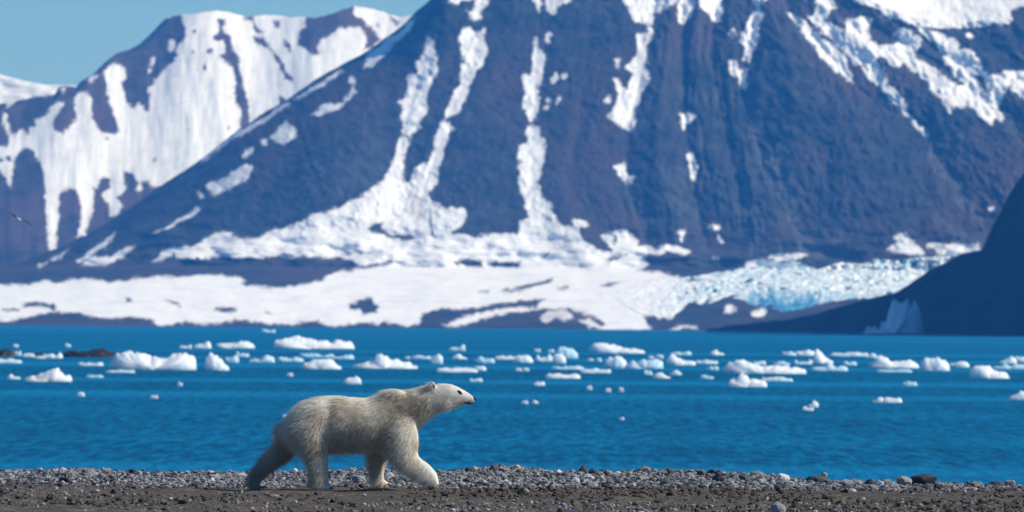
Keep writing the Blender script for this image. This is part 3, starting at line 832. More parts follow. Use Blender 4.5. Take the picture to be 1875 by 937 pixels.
def floe(px0, px1, base, top, prof, seed, clear, label, group=None, name='ice_floe', mat=None):
    """One piece of drift ice: a rugged top over a rounded footprint, floating with its foot under water."""
    mid = on_level((px0 + px1) / 2, base)
    y = mid[1]
    k = y / F_PX
    if not isinstance(prof, list):                          # low raft-like pieces
        c_m, h_m = (px0 + px1) / 2, (px1 - px0) / 2 * (1.25 if name == 'ice_floe' else 1.0)
        px0, px1 = c_m - h_m, c_m + h_m
        top = base - (base - top) * 0.70
    W, H = (px1 - px0) * k, (base - top) * k
    D = min(W * 0.7, 14 + 0.2 * W)
    if isinstance(prof, list) and name == 'ice_floe': H *= 0.88
    small = (px1 - px0) < 16
    nx, ny = (9, 6) if small else (int(np.clip((px1 - px0) / 1.6, 22, 90)), 16)
    u = np.linspace(-1, 1, nx)
    v = np.linspace(-1, 1, ny)
    U, V = np.meshgrid(u, v)
    # footprint: square grid pressed to a rounded outline with bays
    rad = np.sqrt(np.clip(1 - np.abs(V) ** 2.6, 0.0, 1)) * (1 + 0.12 * noise(V * 2 + seed, 0 * V, seed))
    X = U * np.minimum(rad, 1.0)
    Y = V * (1 + 0.15 * noise(U * 2.5, 0 * U + seed, seed + 1))
    if isinstance(prof, list):
        pu = (np.array([p[0] for p in prof]) - px0) / (px1 - px0) * 2 - 1
        ph = (base - np.array([p[1] for p in prof])) / (base - top)
        ridge = np.interp(U, pu, ph)
    elif prof == 'flat':
        ridge = 0.86 + 0.22 * noise(U * 3 + seed, 0 * U, seed + 2)
    elif prof == 'peak':
        c0 = 0.5 * math.sin(seed * 2.3)
        ridge = 0.35 + 0.65 * np.exp(-((U - c0) / 0.55) ** 2) + 0.12 * noise(U * 4 + seed, 0 * U, seed + 2)
    else:
        ridge = 0.74 + 0.26 * noise(U * 2.6 + seed, 0 * U, seed + 2) + 0.16 * noise(U * 7 + seed, 0 * U, seed + 3)
    kf = (px1 - px0) / 7.0
    nb = max(3.0, (px1 - px0) / 9.0)                         # broken into blocks of unlike height
    blk = U * nb / 2 + 0.5 * noise(V * 1.5 + seed, U * 2, seed + 6)
    ridge = ridge + (0.0 if small else 0.20) * (_hash(np.floor(blk), np.floor(V * 1.6 + 0.3 * np.sin(blk) + seed), seed) - 0.55)
    ridge = np.clip(ridge + (0.0 if small else 0.11) * fbm(U * kf + seed, V * 2.0, 3, seed + 9, 0.7), 0.05, 1.06)
    env = np.clip((1 - np.abs(V) ** 1.7), 0, 1) ** 0.85 * np.clip((1 - np.abs(U) ** 14), 0, 1) ** 0.3
    Z = H * ridge * env * (1 + 0.13 * fbm(U * 4 + seed, V * 3, 3, seed + 4) * (1 - np.abs(V) ** 2))
    Z = np.where(env <= 1e-6, 0.0, Z)
    X, Y = X * W / 2, Y * D / 2
    rim = np.zeros(X.shape, bool); rim[0] = rim[-1] = True; rim[:, 0] = rim[:, -1] = True
    Z = np.where(rim, -0.02, Z)
    top_v = np.stack((X, Y, Z), -1)
    bot_v = np.stack((X * 0.97, Y * 0.97, np.full(X.shape, -0.32)), -1)
    nv = nx * ny
    ft = grid_faces(ny, nx)
    fb = grid_faces(ny, nx, True) + nv
    ring = np.concatenate((np.arange(nx), np.arange(1, ny) * nx + nx - 1, (ny - 1) * nx + np.arange(nx - 2, -1, -1), np.arange(ny - 2, 0, -1) * nx))
    nxt = np.roll(ring, -1)
    fs = np.stack((ring, ring + nv, nxt + nv, nxt), -1)
    vv = np.concatenate((top_v.reshape(-1, 3), bot_v.reshape(-1, 3)))
    o = mesh_np(name, vv, np.concatenate((ft, fb, fs)), mat or ice_m, small is False, None, {'clear': np.full(len(vv), clear)})
    o.location = (mid[0], y, 0.0)
    o['label'] = label; o['category'] = 'ice floe'
    if group: o['group'] = group
    return o


def W_(k, x, y):
    return (470 * k if k < 3 else 1405) + x / 3.989, 590 + y / 3.989


FLOES = [   # view, left, right, foot, top (in the enlarged views), shape, clearness, label
    (0, 800, 1435, 345, 200, [(800, 275), (815, 255), (850, 210), (880, 203), (960, 200), (1050, 206), (1085, 220), (1100, 240), (1180, 246), (1240, 240), (1265, 218), (1310, 206), (1400, 203), (1435, 215)], 0.0, 'largest white ice floe, a blocky mass at left beside the dark skerry'),
    (0, 1490, 1685, 350, 212, [(1490, 225), (1530, 214), (1580, 232), (1620, 255), (1660, 300), (1685, 335)], 0.0, 'sloping white ice block close to the right end of the largest floe'),
    (0, 790, 965, 366, 335, 'flat', 0.45, 'low bluish ice shelf awash below the left end of the largest floe'),
    (0, 170, 540, 430, 312, [(170, 385), (200, 395), (260, 392), (300, 375), (340, 335), (390, 322), (430, 314), (450, 352), (500, 368), (535, 385), (540, 410)], 0.0, 'white ice floe with a pointed hump, at left below the dark skerry'),
    (0, 50, 150, 412, 368, [(50, 390), (80, 370), (105, 395), (150, 400)], 0.15, 'small ice lump near the left edge beside the pointed hump floe'),
    (0, -60, 135, 295, 250, 'flat', 0.3, 'flat ice floe cut by the left edge under the black rock'),
    (0, 585, 738, 315, 272, 'rough', 0.35, 'pale ice floe just below the dark skerry, left of the largest floe'),
    (0, 640, 745, 402, 372, 'flat', 0.75, 'faint submerged ice patch between the pointed hump floe and the largest floe'),
    (0, 320, 445, 262, 200, 'rough', 0.25, 'ragged ice piece in front of the dark skerry at left'),
    (0, 175, 245, 250, 200, 'rough', 0.2, 'whitish ice piece in the gap between two dark rocks'),
    (0, 85, 150, 240, 190, 'rough', 0.5, 'dull bluish ice piece before the leftmost black rock'),
    (0, 1322, 1392, 190, 148, 'rough', 0.3, 'small low ice piece behind the largest floe, leftmost of the row there'),
    (0, 1412, 1545, 190, 128, [(1412, 165), (1480, 152), (1500, 140), (1525, 130), (1545, 170)], 0.2, 'ice floe with a raised right end, behind the largest floe'),
    (0, 1575, 1862, 188, 122, [(1575, 152), (1650, 150), (1720, 145), (1760, 124), (1800, 130), (1862, 165)], 0.2, 'broad low ice floe beyond the sloping white block'),
    (0, 1650, 1735, 292, 212, 'rough', 0.55, 'washed bluish ice piece right of the sloping white block'),
    (0, 1735, 1810, 250, 198, 'rough', 0.3, 'rounded ice piece right of the washed bluish one'),
    (1, 118, 725, 192, 98, [(118, 105), (150, 112), (200, 100), (300, 97), (340, 110), (420, 115), (500, 125), (560, 135), (600, 115), (640, 130), (715, 130), (725, 160)], 0.0, 'long flat white ice floe, farthest of the large ones, above the rump of the bear'),
    (1, 318, 622, 340, 248, [(318, 315), (340, 290), (400, 268), (480, 255), (540, 250), (570, 275), (600, 305), (622, 330)], 0.05, 'wedge shaped white ice floe above the back of the bear'),
    (1, 700, 1178, 335, 222, [(700, 310), (750, 295), (800, 280), (850, 262), (870, 225), (955, 222), (975, 262), (1040, 268), (1090, 288), (1150, 298), (1178, 320)], 0.05, 'wide white ice floe with a stepped middle block, above the shoulders of the bear'),
    (1, 628, 768, 448, 383, [(628, 430), (660, 405), (700, 400), (735, 384), (755, 400), (768, 430)], 0.1, 'single small ice floe with a raised right corner, just above the back of the bear'),
    (1, 1343, 1588, 362, 318, 'flat', 0.15, 'flat rectangular ice floe above the head of the bear'),
    (1, 1588, 1668, 350, 298, 'rough', 0.2, 'square ice block touching the flat floe above the head of the bear'),
    (1, 1562, 1642, 432, 390, 'rough', 0.55, 'faint bluish ice lump right above the forehead of the bear'),
    (1, 1398, 1525, 205, 150, [(1398, 190), (1440, 180), (1490, 172), (1510, 150), (1525, 160)], 0.4, 'far thin ice floe with an upturned right tip'),
    (1, 1435, 1532, 268, 218, 'rough', 0.25, 'compact ice piece below the floe with an upturned tip'),
    (1, 1260, 1362, 302, 220, [(1260, 270), (1290, 235), (1330, 222), (1362, 235)], 0.3, 'tall pale ice piece at the right end of a line of slush'),
    (1, 1140, 1262, 266, 228, 'flat', 0.6, 'faint line of slushy ice right of the stepped white floe'),
    (1, 1755, 1890, 272, 226, 'flat', 0.3, 'thin pale ice floe near the middle of the picture'),
    (1, 1600, 1725, 296, 232, 'rough', 0.7, 'dim blue ice brash between the compact piece and the thin pale floe'),
    (1, -40, 115, 292, 212, 'peak', 0.5, 'bluish ice lump left of the wedge shaped floe, above the tail of the bear'),
    (1, 165, 332, 286, 228, 'rough', 0.5, 'bluish rubble ice immediately left of the wedge shaped floe'),
    (1, 332, 540, 252, 214, 'rough', 0.65, 'dim ice strip behind the wedge shaped floe'),
    (1, 545, 695, 268, 224, 'rough', 0.65, 'dim ice strip between the wedge shaped and the stepped floe'),
    (1, 40, 132, 72, 38, 'rough', 0.5, 'far ice piece close under the opposite shore'),
    (2, -5, 148, 293, 228, [(-5, 245), (60, 235), (100, 232), (130, 245), (148, 275)], 0.2, 'oval white ice floe, ahead of the bear and left of the tall white piece'),
    (2, 175, 278, 285, 215, 'rough', 0.35, 'greyish ice lump attached to the left of the tall white piece'),
    (2, 278, 388, 298, 218, [(278, 250), (310, 232), (345, 220), (375, 240), (388, 270)], 0.1, 'tall white ice piece in the middle of the ice field'),
    (2, 305, 475, 262, 165, [(305, 190), (340, 168), (400, 172), (440, 190), (475, 225)], 0.55, 'dull blue slanting ice slab behind the tall white piece'),
    (2, 300, 498, 342, 303, 'rough', 0.5, 'bluish ice strip just above the bright bar of ice'),
    (2, 258, 466, 408, 357, 'flat', 0.0, 'bright white bar of ice, nearest of the middle group'),
    (2, 508, 692, 368, 322, 'flat', 0.25, 'slender pale ice floe right of the bright bar'),
    (2, 553, 962, 224, 142, [(553, 160), (590, 144), (680, 148), (740, 158), (800, 178), (880, 188), (962, 200)], 0.1, 'long white ice floe thinning to its right, beyond the middle of the ice field'),
    (2, 665, 832, 332, 232, [(665, 258), (700, 245), (760, 234), (800, 255), (832, 275)], 0.25, 'pale anvil shaped ice piece under the long thinning floe'),
    (2, 838, 1070, 335, 232, 'rough', 0.5, 'broad brash of grey blue ice right of the anvil shaped piece'),
    (2, 1118, 1335, 312, 228, [(1118, 250), (1160, 230), (1200, 248), (1240, 270), (1335, 290)], 0.15, 'white ice floe with a high left end, right of the grey blue brash'),
    (2, 958, 1012, 382, 330, 'rough', 0.5, 'small blue ice lump under the left part of the brash'),
    (2, 1028, 1135, 408, 338, 'peak', 0.25, 'lumpy ice piece at the foot of the grey blue brash'),
    (2, 1150, 1222, 382, 330, 'peak', 0.35, 'small ice cone right of the lumpy piece'),
    (2, 1160, 1288, 238, 200, 'flat', 0.6, 'faint far ice streak behind the floe with a high left end'),
    (2, 1440, 1530, 238, 184, 'peak', 0.1, 'lone round ice lump far out, right of centre'),
    (2, 1338, 1478, 302, 258, 'flat', 0.35, 'pale flat ice floe under the lone round lump'),
    (2, 1425, 1492, 348, 300, 'rough', 0.6, 'dim ice scrap below the pale flat floe'),
    (2, 1520, 2140, 372, 255, [(1520, 330), (1570, 290), (1620, 262), (1700, 275), (1750, 300), (1870, 312), (1940, 305), (2000, 312), (2100, 320), (2140, 340)], 0.05, 'very wide white ice floe with a higher left shoulder, right of centre'),
    (2, 1572, 1855, 470, 350, [(1572, 415), (1640, 402), (1655, 365), (1700, 368), (1735, 402), (1830, 420), (1855, 450)], 0.0, 'bright ice floe with a knob on top, in front of the very wide floe'),
    (2, 1378, 1455, 412, 365, 'rough', 0.7, 'faint blue ice lump left of the knobbed floe'),
    (3, 218, 332, 242, 184, 'flat', 0.2, 'white ice bar left of the steep right hand piece'),
    (3, 335, 482, 302, 184, [(335, 200), (360, 186), (400, 220), (440, 262), (482, 290)], 0.05, 'steep white ice piece sloping down to the right'),
    (3, 308, 362, 298, 248, 'rough', 0.2, 'small white ice cube at the foot of the steep piece'),
    (3, 340, 568, 352, 285, 'rough', 0.5, 'bluish ice apron below the steep white piece'),
    (3, 485, 712, 246, 204, 'flat', 0.35, 'thin far ice floe right of the steep white piece'),
    (3, 718, 792, 258, 210, 'rough', 0.5, 'grey ice lump behind the left end of the domed floe'),
    (3, 728, 1108, 332, 222, [(728, 300), (780, 280), (800, 240), (840, 224), (875, 240), (900, 275), (1000, 270), (1060, 272), (1108, 300)], 0.05, 'long white ice floe with a dome at its left end'),
    (3, 820, 1032, 362, 330, 'flat', 0.6, 'bluish underwater ledge of ice below the domed floe'),
    (3, 1108, 1342, 352, 240, [(1108, 280), (1150, 250), (1200, 265), (1240, 250), (1300, 262), (1342, 310)], 0.15, 'heaped white ice floe right of the domed floe'),
    (3, 1348, 1482, 328, 272, [(1348, 300), (1380, 285), (1440, 275), (1482, 300)], 0.2, 'small whitish ice floe right of the heaped one'),
    (3, 1478, 1772, 408, 302, [(1478, 320), (1530, 305), (1600, 310), (1660, 335), (1730, 360), (1772, 395)], 0.0, 'thick white ice slab sloping to the right, near the right edge'),
    (3, 1708, 1815, 300, 222, 'peak', 0.15, 'white ice hummock near the right edge behind the thick slab'),
    (3, 1812, 1920, 285, 232, 'flat', 0.3, 'ice floe cut by the right edge, behind the thick slab'),
    (3, 1660, 1890, 338, 290, 'rough', 0.6, 'bluish brash ice under the hummock near the right edge'),
    (3, -20, 166, 428, 384, 'flat', 0.4, 'pale ice strip right of the knobbed floe'),
    (3, 778, 850, 582, 528, 'peak', 0.15, 'left of two small ice pieces in open water at right'),
    (3, 856, 972, 584, 534, 'flat', 0.1, 'right of two small ice pieces in open water, flat topped'),
    (3, 264, 332, 642, 600, 'rough', 0.2, 'lower of two touching ice bits, nearest to the beach'),
    (3, 304, 368, 618, 548, 'peak', 0.05, 'upright of two touching ice bits, nearest to the beach'),
    (3, 1765, 1920, 562, 488, [(1765, 530), (1810, 520), (1850, 490), (1880, 500), (1920, 530)], 0.05, 'white ice floe cut by the right edge in open water'),
    (3, 998, 1088, 462, 412, 'rough', 0.75, 'faint pale ice bit in open water below the heaped floe'),
    (3, 112, 202, 242, 200, 'flat', 0.6, 'dim far ice streak left of the white bar'),
    (3, 55, 155, 312, 262, 'rough', 0.6, 'dim ice rubble above the pale ice strip'),
    (3, 205, 312, 305, 262, 'rough', 0.5, 'bluish ice rubble left of the small white cube'),
    (3, 560, 645, 312, 265, 'rough', 0.6, 'dim ice rubble between the steep piece and the domed floe'),
]
for i, (k, x0, x1, fo, tp, prof, clr, lab) in enumerate(FLOES):
    a, b0 = W_(k, x0, fo)
    c_, b1 = W_(k, x1, tp)
    if isinstance(prof, list):
        prof = [W_(k, *p) for p in prof]
    floe(a, c_, b0, b1, prof, 11 + 7 * i, clr, lab, 'ice floes drifting on the bay')
# scraps of ice that nothing tells apart
CHIPS = {
    'tiny ice chip floating alone in open water between the ice field and the beach': [(0, 590, 515, 62, 46), (0, 1127, 532, 60, 42), (0, 1315, 438, 40, 50), (1, 245, 372, 45, 45), (1, 205, 675, 40, 35), (2, 190, 440, 82, 42), (2, 555, 468, 46, 46), (2, 692, 484, 46, 48),
     (2, 786, 478, 42, 54), (2, 85, 574, 52, 42), (2, 160, 572, 52, 42), (2, 795, 695, 34, 30)],
    'tiny ice chip among the larger floes of the ice field': [(0, 290, 250, 88, 26), (2, 275, 200, 52, 40), (2, 175, 198, 52, 34), (2, 40, 335, 52, 42), (2, 95, 335, 46, 42), (2, 625, 265, 44, 44), (2, 565, 265, 44, 34), (2, 1005, 245, 46, 40), (2, 1070, 240, 60, 44), (1, 1100, 250, 40, 34), (3, 1350, 300, 40, 34), (2, 1800, 290, 90, 40)],
    'tiny white ice chip behind the dark skerry at far left': [(0, 115, 160, 46, 42), (0, 495, 160, 46, 40)],
}
for lab, rows in CHIPS.items():
    for j, (k, x, y, w_, h_) in enumerate(rows):
        a, b0 = W_(k, x - w_ / 2, y + h_ / 2)
        c_, b1 = W_(k, x + w_ / 2, y - h_ / 2)
        floe(a, c_, b0, b1, 'flat', 900 + j * 5 + len(lab), 0.12 if 'alone' in lab or 'white' in lab else 0.4, lab, lab.replace('tiny', 'tiny').replace('ice chip', 'ice chips'), name='ice_chip')

# the iceberg standing in the shade of the headland
floe(1580, 1692, 610.4, 545, [(1580, 606), (1600, 602), (1622, 590), (1630, 560), (1636, 550), (1650, 546), (1672, 548), (1686, 562), (1690, 585), (1692, 600)], 77, 0.12, 'blue iceberg in deep shade at the foot of the dark headland', name='iceberg')['category'] = 'iceberg'

# black rocks awash
sk = NT('wet_black_rock')
sk_m = sk.surf(sk.mix(sk.noise(sk.coords(), 1.5, 5), (0.008, 0.008, 0.009), (0.035, 0.030, 0.026)), 0.6, spec=0.4)
for (x0, x1, fo, tp, prof, lab) in [
        (-80, 130, 245, 190, [(-80, 205), (40, 192), (90, 205), (130, 235)], 'low black rock at the left edge of the water'),
        (240, 330, 245, 212, 'rough', 'smallest black rock between the left edge rock and the long skerry'),
        (455, 880, 252, 186, [(455, 225), (520, 208), (600, 210), (660, 205), (700, 190), (760, 188), (800, 210), (880, 228)], 'long black skerry with a hump, left of the largest white floe')]:
    a, b0 = W_(0, x0, fo)
    c_, b1 = W_(0, x1, tp)
    if isinstance(prof, list): prof = [W_(0, *p) for p in prof]
    o = floe(a, c_, b0, b1, prof, int(abs(x0)) + 3, 0.0, lab, None, name='skerry', mat=sk_m)
    o['category'] = 'rock'
# ---------------------------------------------------------------- the polar bear
KB = BEAR_Y / F_PX / 3.382           # metres per step of the enlarged view the bear was read from


def bpt(X, Z, y=0.0):
    """Side view of the bear -> the bear's own space (x forward, z up from the soil, y away from the viewer)."""
    p = point(420 + X / 3.382, 660 + Z / 3.382, BEAR_Y)
    return np.array((p[0] - BX, y, p[2] - BEAR_Z))


BX = float(point(640.0, 897.0, BEAR_Y)[0])


def add_tube(bm, sec, n=20, vertical=False):
    """Closed tube through sections (x, z, r in the side view, half width, y)."""
    C = [bpt(s_[0], s_[1], s_[4]) for s_ in sec]
    rings = []
    for i, s_ in enumerate(sec):
        a = C[max(i - 1, 0)]; b_ = C[min(i + 1, len(C) - 1)]
        t = Vector(b_ - a).normalized()
        if vertical: t = Vector((1, 0, 0))
        side = Vector((0, 1, 0))
        nrm = side.cross(t).normalized()
        r_ = s_[2] * KB
        ring = []
        for k in range(n):
            q = 2 * math.pi * k / n
            ring.append(bm.verts.new(Vector(C[i]) + nrm * (r_ * math.cos(q)) + side * (s_[3] * math.sin(q))))
        rings.append(ring)
    for a, b_ in zip(rings, rings[1:]):
        for k in range(n):
            bm.faces.new((a[k], a[(k + 1) % n], b_[(k + 1) % n], b_[k]))
    for ring, i, sgn in ((rings[0], 0, -1), (rings[-1], -1, 1)):
        j = 1 if i == 0 else -2
        t = Vector(C[i] - C[j]).normalized()
        c_ = bm.verts.new(Vector(C[i]) + t * (0.45 * sec[i][2] * KB))
        for k in range(n):
            f = (ring[k], ring[(k + 1) % n], c_)
            bm.faces.new(f if sgn > 0 else f[::-1])


def add_ball(bm, X, Z, y, rx, ry, rz, tilt=0.0):
    M = Matrix.Translation(Vector(bpt(X, Z, y))) @ Matrix.Rotation(tilt, 4, 'Y') @ Matrix.Diagonal((rx, ry, rz, 1))
    bmesh.ops.create_icosphere(bm, subdivisions=3, radius=1.0, matrix=M)


INS = 7        # the coat adds about this much to the outline
bm = bmesh.new()
TR = [(350, 412, 458, .09), (372, 366, 496, .15), (408, 318, 526, .215), (448, 278, 545, .25), (500, 241, 550, .272), (560, 224, 550, .28), (620, 217, 548, .28), (690, 214, 546, .278), (740, 221, 544, .276),
      (800, 229, 541, .275), (860, 231, 538, .275), (920, 218, 535, .262), (960, 204, 536, .25), (1000, 189, 540, .24), (1050, 185, 522, .228), (1100, 184, 492, .205), (1145, 196, 455, .165), (1172, 230, 420, .10)]
add_tube(bm, [(X, (a + b_) / 2, (b_ - a) / 2 - INS, w_ - .012, 0) for X, a, b_, w_ in TR], 28, True)
NK = [(1000, 335, 80, .15), (1060, 310, 105, .185), (1110, 294, 109, .185), (1175, 272, 98, .165), (1235, 250, 91, .148), (1285, 232, 86, .138), (1330, 224, 84, .132), (1372, 222, 76, .122), (1410, 228, 64, .102), (1446, 236, 52, .078),
      (1480, 244, 40, .060), (1506, 249, 28, .046), (1519, 249, 19, .034)]
add_tube(bm, [(X, Z, r_ - 5, w_ - .008, 0) for X, Z, r_, w_ in NK], 28)
add_ball(bm, 1030, 212, 0, .13, .17, .045)                       # the hump over the shoulders
add_ball(bm, 1340, 262, -.055, .085, .07, .07)                       # cheek
add_ball(bm, 1340, 262, .055, .085, .07, .07)
# near hind leg
NH = [(485, 385, 104, .13, -.165), (520, 465, 104, .13, -.175), (546, 535, 77, .118, -.175), (562, 595, 60, .1, -.17), (571, 650, 51, .088, -.17), (574, 705, 47, .08, -.17), (574, 750, 45, .078, -.17), (576, 780, 46, .08, -.17)]
add_tube(bm, [(X, Z, r_ - INS, w_, y) for X, Z, r_, w_, y in NH])
add_ball(bm, 588, 783, -.18, .088, .085, .028)
add_ball(bm, 612, 788, -.18, .052, .085, .020)
# trailing far hind leg
FH = [(408, 430, 77, .12, .13), (376, 510, 69, .115, .15), (330, 566, 59, .1, .165), (264, 622, 44, .085, .17), (206, 672, 36, .076, .17), (170, 714, 31, .074, .17), (158, 758, 26, .072, .17), (158, 784, 26, .072, .17)]
add_tube(bm, [(X, Z, r_ - INS + 1, w_, y) for X, Z, r_, w_, y in FH])
add_ball(bm, 162, 788, .17, .058, .078, .022)
# near front leg, reaching forward
NF = [(1040, 370, 112, .12, -.115), (1062, 450, 112, .125, -.13), (1082, 530, 100, .12, -.145), (1106, 590, 71, .11, -.15), (1138, 632, 57, .095, -.155), (1184, 664, 52, .088, -.155), (1230, 694, 46, .085, -.155), (1262, 724, 36, .085, -.155), (1282, 752, 22, .082, -.155), (1286, 768, 20, .078, -.155)]
add_tube(bm, [(X, Z, r_ - INS, w_, y) for X, Z, r_, w_, y in NF])
add_ball(bm, 1272, 764, -.155, .052, .082, .028, 0.5)
# far front leg, upright
FF = [(965, 430, 73, .11, .12), (950, 510, 67, .11, .135), (938, 570, 57, .1, .145), (930, 625, 47, .088, .15), (928, 680, 35, .08, .15), (932, 730, 25, .075, .15), (934, 764, 23, .075, .15)]
add_tube(bm, [(X, Z, r_ - INS + 1, w_, y) for X, Z, r_, w_, y in FF])
add_ball(bm, 948, 768, .15, .062, .08, .026)
# ears and tail
for y in (-.098, .098):
    add_ball(bm, 1262, 157, y, .022, .030, .040, -0.3)
add_ball(bm, 332, 420, 0, .04, .045, .06, 0.5)
me = bpy.data.meshes.new('polar_bear')
bm.to_mesh(me); bm.free()
tmp = bpy.data.objects.new('bear_shape', me)
COL.objects.link(tmp)
rm = tmp.modifiers.new('r', 'REMESH'); rm.mode = 'VOXEL'; rm.voxel_size = 0.013
sm = tmp.modifiers.new('s', 'SMOOTH'); sm.factor = 0.5; sm.iterations = 12
bpy.context.view_layer.update()
dg = bpy.context.evaluated_depsgraph_get()
body = bpy.data.meshes.new_from_object(tmp.evaluated_get(dg))
bpy.data.objects.remove(tmp)
bpy.data.meshes.remove(me)
body.name = 'polar_bear'
nv = len(body.vertices)
V = np.empty(nv * 3, np.float32); body.vertices.foreach_get('co', V); V = V.reshape(-1, 3)
# muscles, folds and damp clumps in the coat
Vn = np.empty(nv * 3, np.float32); body.vertices.foreach_get('normal', Vn); Vn = Vn.reshape(-1, 3)
clump = fbm(V[:, 0] * 16 + V[:, 1] * 5, V[:, 2] * 8 + V[:, 1] * 9, 3, 401)
hx, hz = bpt(1300, 0)[0], bpt(0, 130)[2]
head_w = sstep(bpt(1220, 0)[0], bpt(1330, 0)[0], V[:, 0])
shoulder_groove = np.exp(-((V[:, 0] - bpt(1010, 0)[0] - 0.28 * (V[:, 2] - 0.8)) / 0.05) ** 2) * sstep(0.45, 0.6, V[:, 2])
hip_groove = np.exp(-((V[:, 0] - bpt(655, 0)[0] + 0.12 * (V[:, 2] - 0.7)) / 0.06) ** 2) * sstep(0.35, 0.5, V[:, 2]) * sstep(0.98, 0.85, V[:, 2])
sidew = np.abs(Vn[:, 1])
V = V + Vn * ((0.011 * clump * (1 - 0.8 * head_w)) - 0.005 * shoulder_groove * sidew - 0.040 * hip_groove * sidew)[:, None]
body.vertices.foreach_set('co', V.astype(np.float32).ravel())
body.polygons.foreach_set('use_smooth', np.ones(len(body.polygons), bool))
body.update()


def fur(name, nose=False):
    f = NT(name)
    tc = f.n('ShaderNodeTexCoord')
    co = tc.outputs['Object']
    a, b_ = f.noise(co, 3.2, 5, 0.6), f.noise(co, 22, 4, 0.65)
    c = f.mix(f.ramp(a, 0.36, 0.64), (0.72, 0.63, 0.49), (0.93, 0.88, 0.76))
    c = f.mix(f.ramp(b_, 0.55, 0.75, 0, 0.32), c, (0.36, 0.32, 0.26))
    sp = f.n('ShaderNodeSeparateXYZ')
    f.t.links.new(co, sp.inputs[0])
    # coat darker low on the hind legs, paler on the head
    hind = f.math('MULTIPLY', f.ramp(sp.outputs['X'], -0.30, -0.75), f.ramp(sp.outputs['Z'], 0.62, 0.18))
    c = f.mix(f.math('MULTIPLY', hind, 0.42), c, (0.20, 0.175, 0.155))
    c = f.mix(f.math('MULTIPLY', f.ramp(sp.outputs['X'], 0.72, 0.92), 0.6), c, (0.86, 0.83, 0.77))
    c = f.mix(f.math('MULTIPLY', f.ramp(sp.outputs['X'], 1.20, 1.30), 0.55), c, (0.30, 0.29, 0.28))
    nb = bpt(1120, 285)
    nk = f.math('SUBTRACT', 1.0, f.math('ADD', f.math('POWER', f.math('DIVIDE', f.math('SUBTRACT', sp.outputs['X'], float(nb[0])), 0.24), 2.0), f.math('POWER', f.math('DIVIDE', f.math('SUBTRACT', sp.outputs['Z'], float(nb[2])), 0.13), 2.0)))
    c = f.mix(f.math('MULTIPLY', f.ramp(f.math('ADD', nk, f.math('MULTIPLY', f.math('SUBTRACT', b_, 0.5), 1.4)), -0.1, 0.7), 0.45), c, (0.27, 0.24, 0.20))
    d_ = f.n('ShaderNodeBsdfDiffuse'); t_ = f.n('ShaderNodeBsdfTranslucent')
    f.put(d_.inputs[0], c); f.put(t_.inputs[0], c)
    mx = f.n('ShaderNodeMixShader'); mx.inputs[0].default_value = 0.30
    f.t.links.new(d_.outputs[0], mx.inputs[1]); f.t.links.new(t_.outputs[0], mx.inputs[2])
    f.t.links.new(mx.outputs[0], f.out.inputs['Surface'])
    return f.m


body.materials.clear()
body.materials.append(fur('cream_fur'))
bear = bpy.data.objects.new('polar_bear', body)
COL.objects.link(bear)
bear.location = (BX, BEAR_Y, BEAR_Z + 0.012)
tag(bear, 'cream white polar bear walking to the right along the gravel beach', 'polar bear')
vg = bear.vertex_groups.new(name='length')
muz = sstep(bpt(1360, 0)[0], bpt(1470, 0)[0], V[:, 0])
paw = sstep(0.10, 0.0, V[:, 2])
ln = (1 - 0.88 * muz) * (1 - 0.55 * head_w * (1 - muz)) * (1 - 0.6 * paw)
q = np.round(ln * 20) / 20
for val in np.unique(q):
    vg.add(np.nonzero(q == val)[0].tolist(), float(val), 'REPLACE')
pm = bear.modifiers.new('coat', 'PARTICLE_SYSTEM')
ps = pm.particle_system
st = ps.settings
st.type = 'HAIR'
st.count = 90000
st.hair_length = 0.030
st.hair_step = 3
st.display_step = 3
st.render_step = 3
st.use_advanced_hair = True
st.normal_factor = 0.010
st.object_align_factor = (-0.016, 0.0, -0.016)
st.factor_random = 0.010
st.length_random = 0.6
st.root_radius = 1.0
st.tip_radius = 0.2
st.radius_scale = 0.0031
st.use_close_tip = True
st.material = 1
ps.vertex_group_length = 'length'
ps.seed = 3

skin_m = plain('black_skin', (0.012, 0.012, 0.013), 0.45, 0.5)
eye_m = plain('dark_eye', (0.006, 0.005, 0.005), 0.15, 0.6)
claw_m = plain('dark_claw', (0.03, 0.027, 0.024), 0.5, 0.4)


def bear_part(name, build, mat):
    b_ = bmesh.new()
    build(b_)
    m_ = bpy.data.meshes.new(name)
    b_.to_mesh(m_); b_.free()
    m_.polygons.foreach_set('use_smooth', np.ones(len(m_.polygons), bool))
    m_.materials.append(mat)
    o = bpy.data.objects.new(name, m_)
    COL.objects.link(o)
    o.parent = bear
    return o


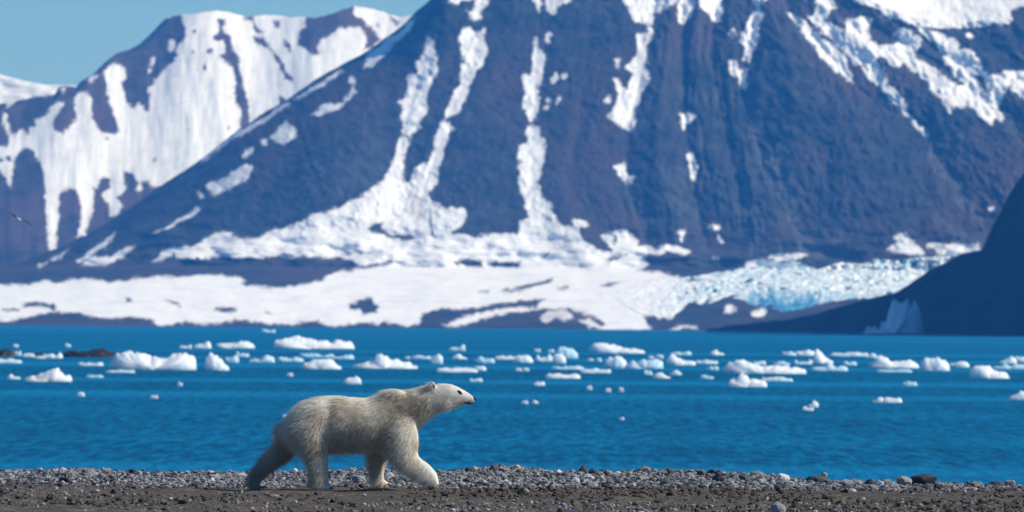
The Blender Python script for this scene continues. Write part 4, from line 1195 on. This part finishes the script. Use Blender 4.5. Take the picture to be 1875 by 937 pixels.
bear_part('nose', lambda b_: (add_ball(b_, 1518, 240, 0, .020, .026, .018, 0.5), add_ball(b_, 1514, 247, 0, .016, .020, .014)), skin_m)
for y in (-1, 1):
    bear_part('eye', lambda b_: add_ball(b_, 1425, 202, y * .072, .013, .012, .012), eye_m)
    bear_part('eye_rim', lambda b_: add_ball(b_, 1423, 204, y * .070, .034, .013, .022, 0.5), skin_m)
bear_part('lip', lambda b_: (add_tube(b_, [(1446, 259, 6, .062, 0), (1470, 266, 9, .056, 0), (1494, 267, 11, .046, 0), (1508, 263, 8, .032, 0)], 14)), skin_m)
for y in (-.098, .098):
    bear_part('ear_lining', lambda b_: add_ball(b_, 1266, 160, y * 1.12, .013, .016, .026, -0.3), plain('grey_ear_fur', (0.10, 0.09, 0.085), 0.9))
for (X, Z, y0, dx) in ((632, 793, -.18, 10), (1291, 775, -.155, 4), (982, 775, .15, 8), (196, 794, .17, 8)):
    for k in range(4):
        yy = y0 + (k - 1.5) * .036
        bear_part('claw', lambda b_: add_tube(b_, [(X - 4, Z - 5, 5, .007, yy), (X + dx * .6, Z - 2, 4, .006, yy), (X + dx + 4, Z + 4, 2, .003, yy)], 8), claw_m)

# ---------------------------------------------------------------- the gull over the bay
gm = NT('gull_plumage')
tc = gm.n('ShaderNodeTexCoord')
sp = gm.n('ShaderNodeSeparateXYZ')
gm.t.links.new(tc.outputs['Object'], sp.inputs[0])
wing = gm.ramp(gm.math('ABSOLUTE', sp.outputs['Y']), 0.05, 0.12)
gull_m = gm.surf(gm.mix(wing, (0.75, 0.76, 0.76), (0.085, 0.09, 0.095)), 0.8, spec=0.2)
bm = bmesh.new()
prof = [(-.20, .006, .03), (-.15, .016, .04), (-.08, .042, .046), (0, .056, .056), (.08, .05, .05), (.13, .034, .036), (.165, .034, .034), (.195, .024, .024), (.215, .008, .009)]
rings = []
for (x, rz, ry) in prof:
    rings.append([bm.verts.new((x, ry * math.sin(2 * math.pi * k / 12), rz * math.cos(2 * math.pi * k / 12) + (0.012 if x > .12 else 0))) for k in range(12)])
for a, b_ in zip(rings, rings[1:]):
    for k in range(12):
        bm.faces.new((a[k], a[(k + 1) % 12], b_[(k + 1) % 12], b_[k]))
bm.faces.new(rings[0]); bm.faces.new(rings[-1][::-1])
for sgn in (-1, 1):                                             # wings, thick at the shoulder, joined into the body
    st_ = [(0.03, .03, .15, .022, .02), (.16, .05, .14, .016, .075), (.30, .045, .115, .011, .085), (.42, .0, .075, .007, .05), (.52, -.06, .018, .003, .01)]
    wr = []
    for (y, x, ch, th, z) in st_:
        wr.append([bm.verts.new((x + ch * 0.5 * math.cos(q), sgn * y, z + th * math.sin(q))) for q in np.linspace(0, 2 * math.pi, 11)[:-1]])
    for a, b_ in zip(wr, wr[1:]):
        for k in range(10):
            f = (a[k], a[(k + 1) % 10], b_[(k + 1) % 10], b_[k])
            bm.faces.new(f if sgn < 0 else f[::-1])
    bm.faces.new(wr[0]); bm.faces.new(wr[-1])
bmesh.ops.recalc_face_normals(bm, faces=bm.faces)
gme = bpy.data.meshes.new('gull')
bm.to_mesh(gme); bm.free()
gme.materials.append(gull_m)
gull = bpy.data.objects.new('gull', gme)
COL.objects.link(gull)
gp = point(33.0, 402.0, 265.0)
gull.location = gp
gull.rotation_euler = (R(24), R(-4), R(118))
tag(gull, 'gull gliding with spread dark wings in front of the left mountain', 'bird')
beak = bmesh.new()
bmesh.ops.create_cone(beak, cap_ends=True, segments=8, radius1=.009, radius2=.002, depth=.04, matrix=Matrix.Translation((.232, 0, .01)) @ Matrix.Rotation(R(90), 4, 'Y'))
bme = bpy.data.meshes.new('beak'); beak.to_mesh(bme); beak.free()
bme.materials.append(plain('yellow_beak', (0.5, 0.38, 0.06), 0.5))
bo = bpy.data.objects.new('beak', bme); COL.objects.link(bo); bo.parent = gull
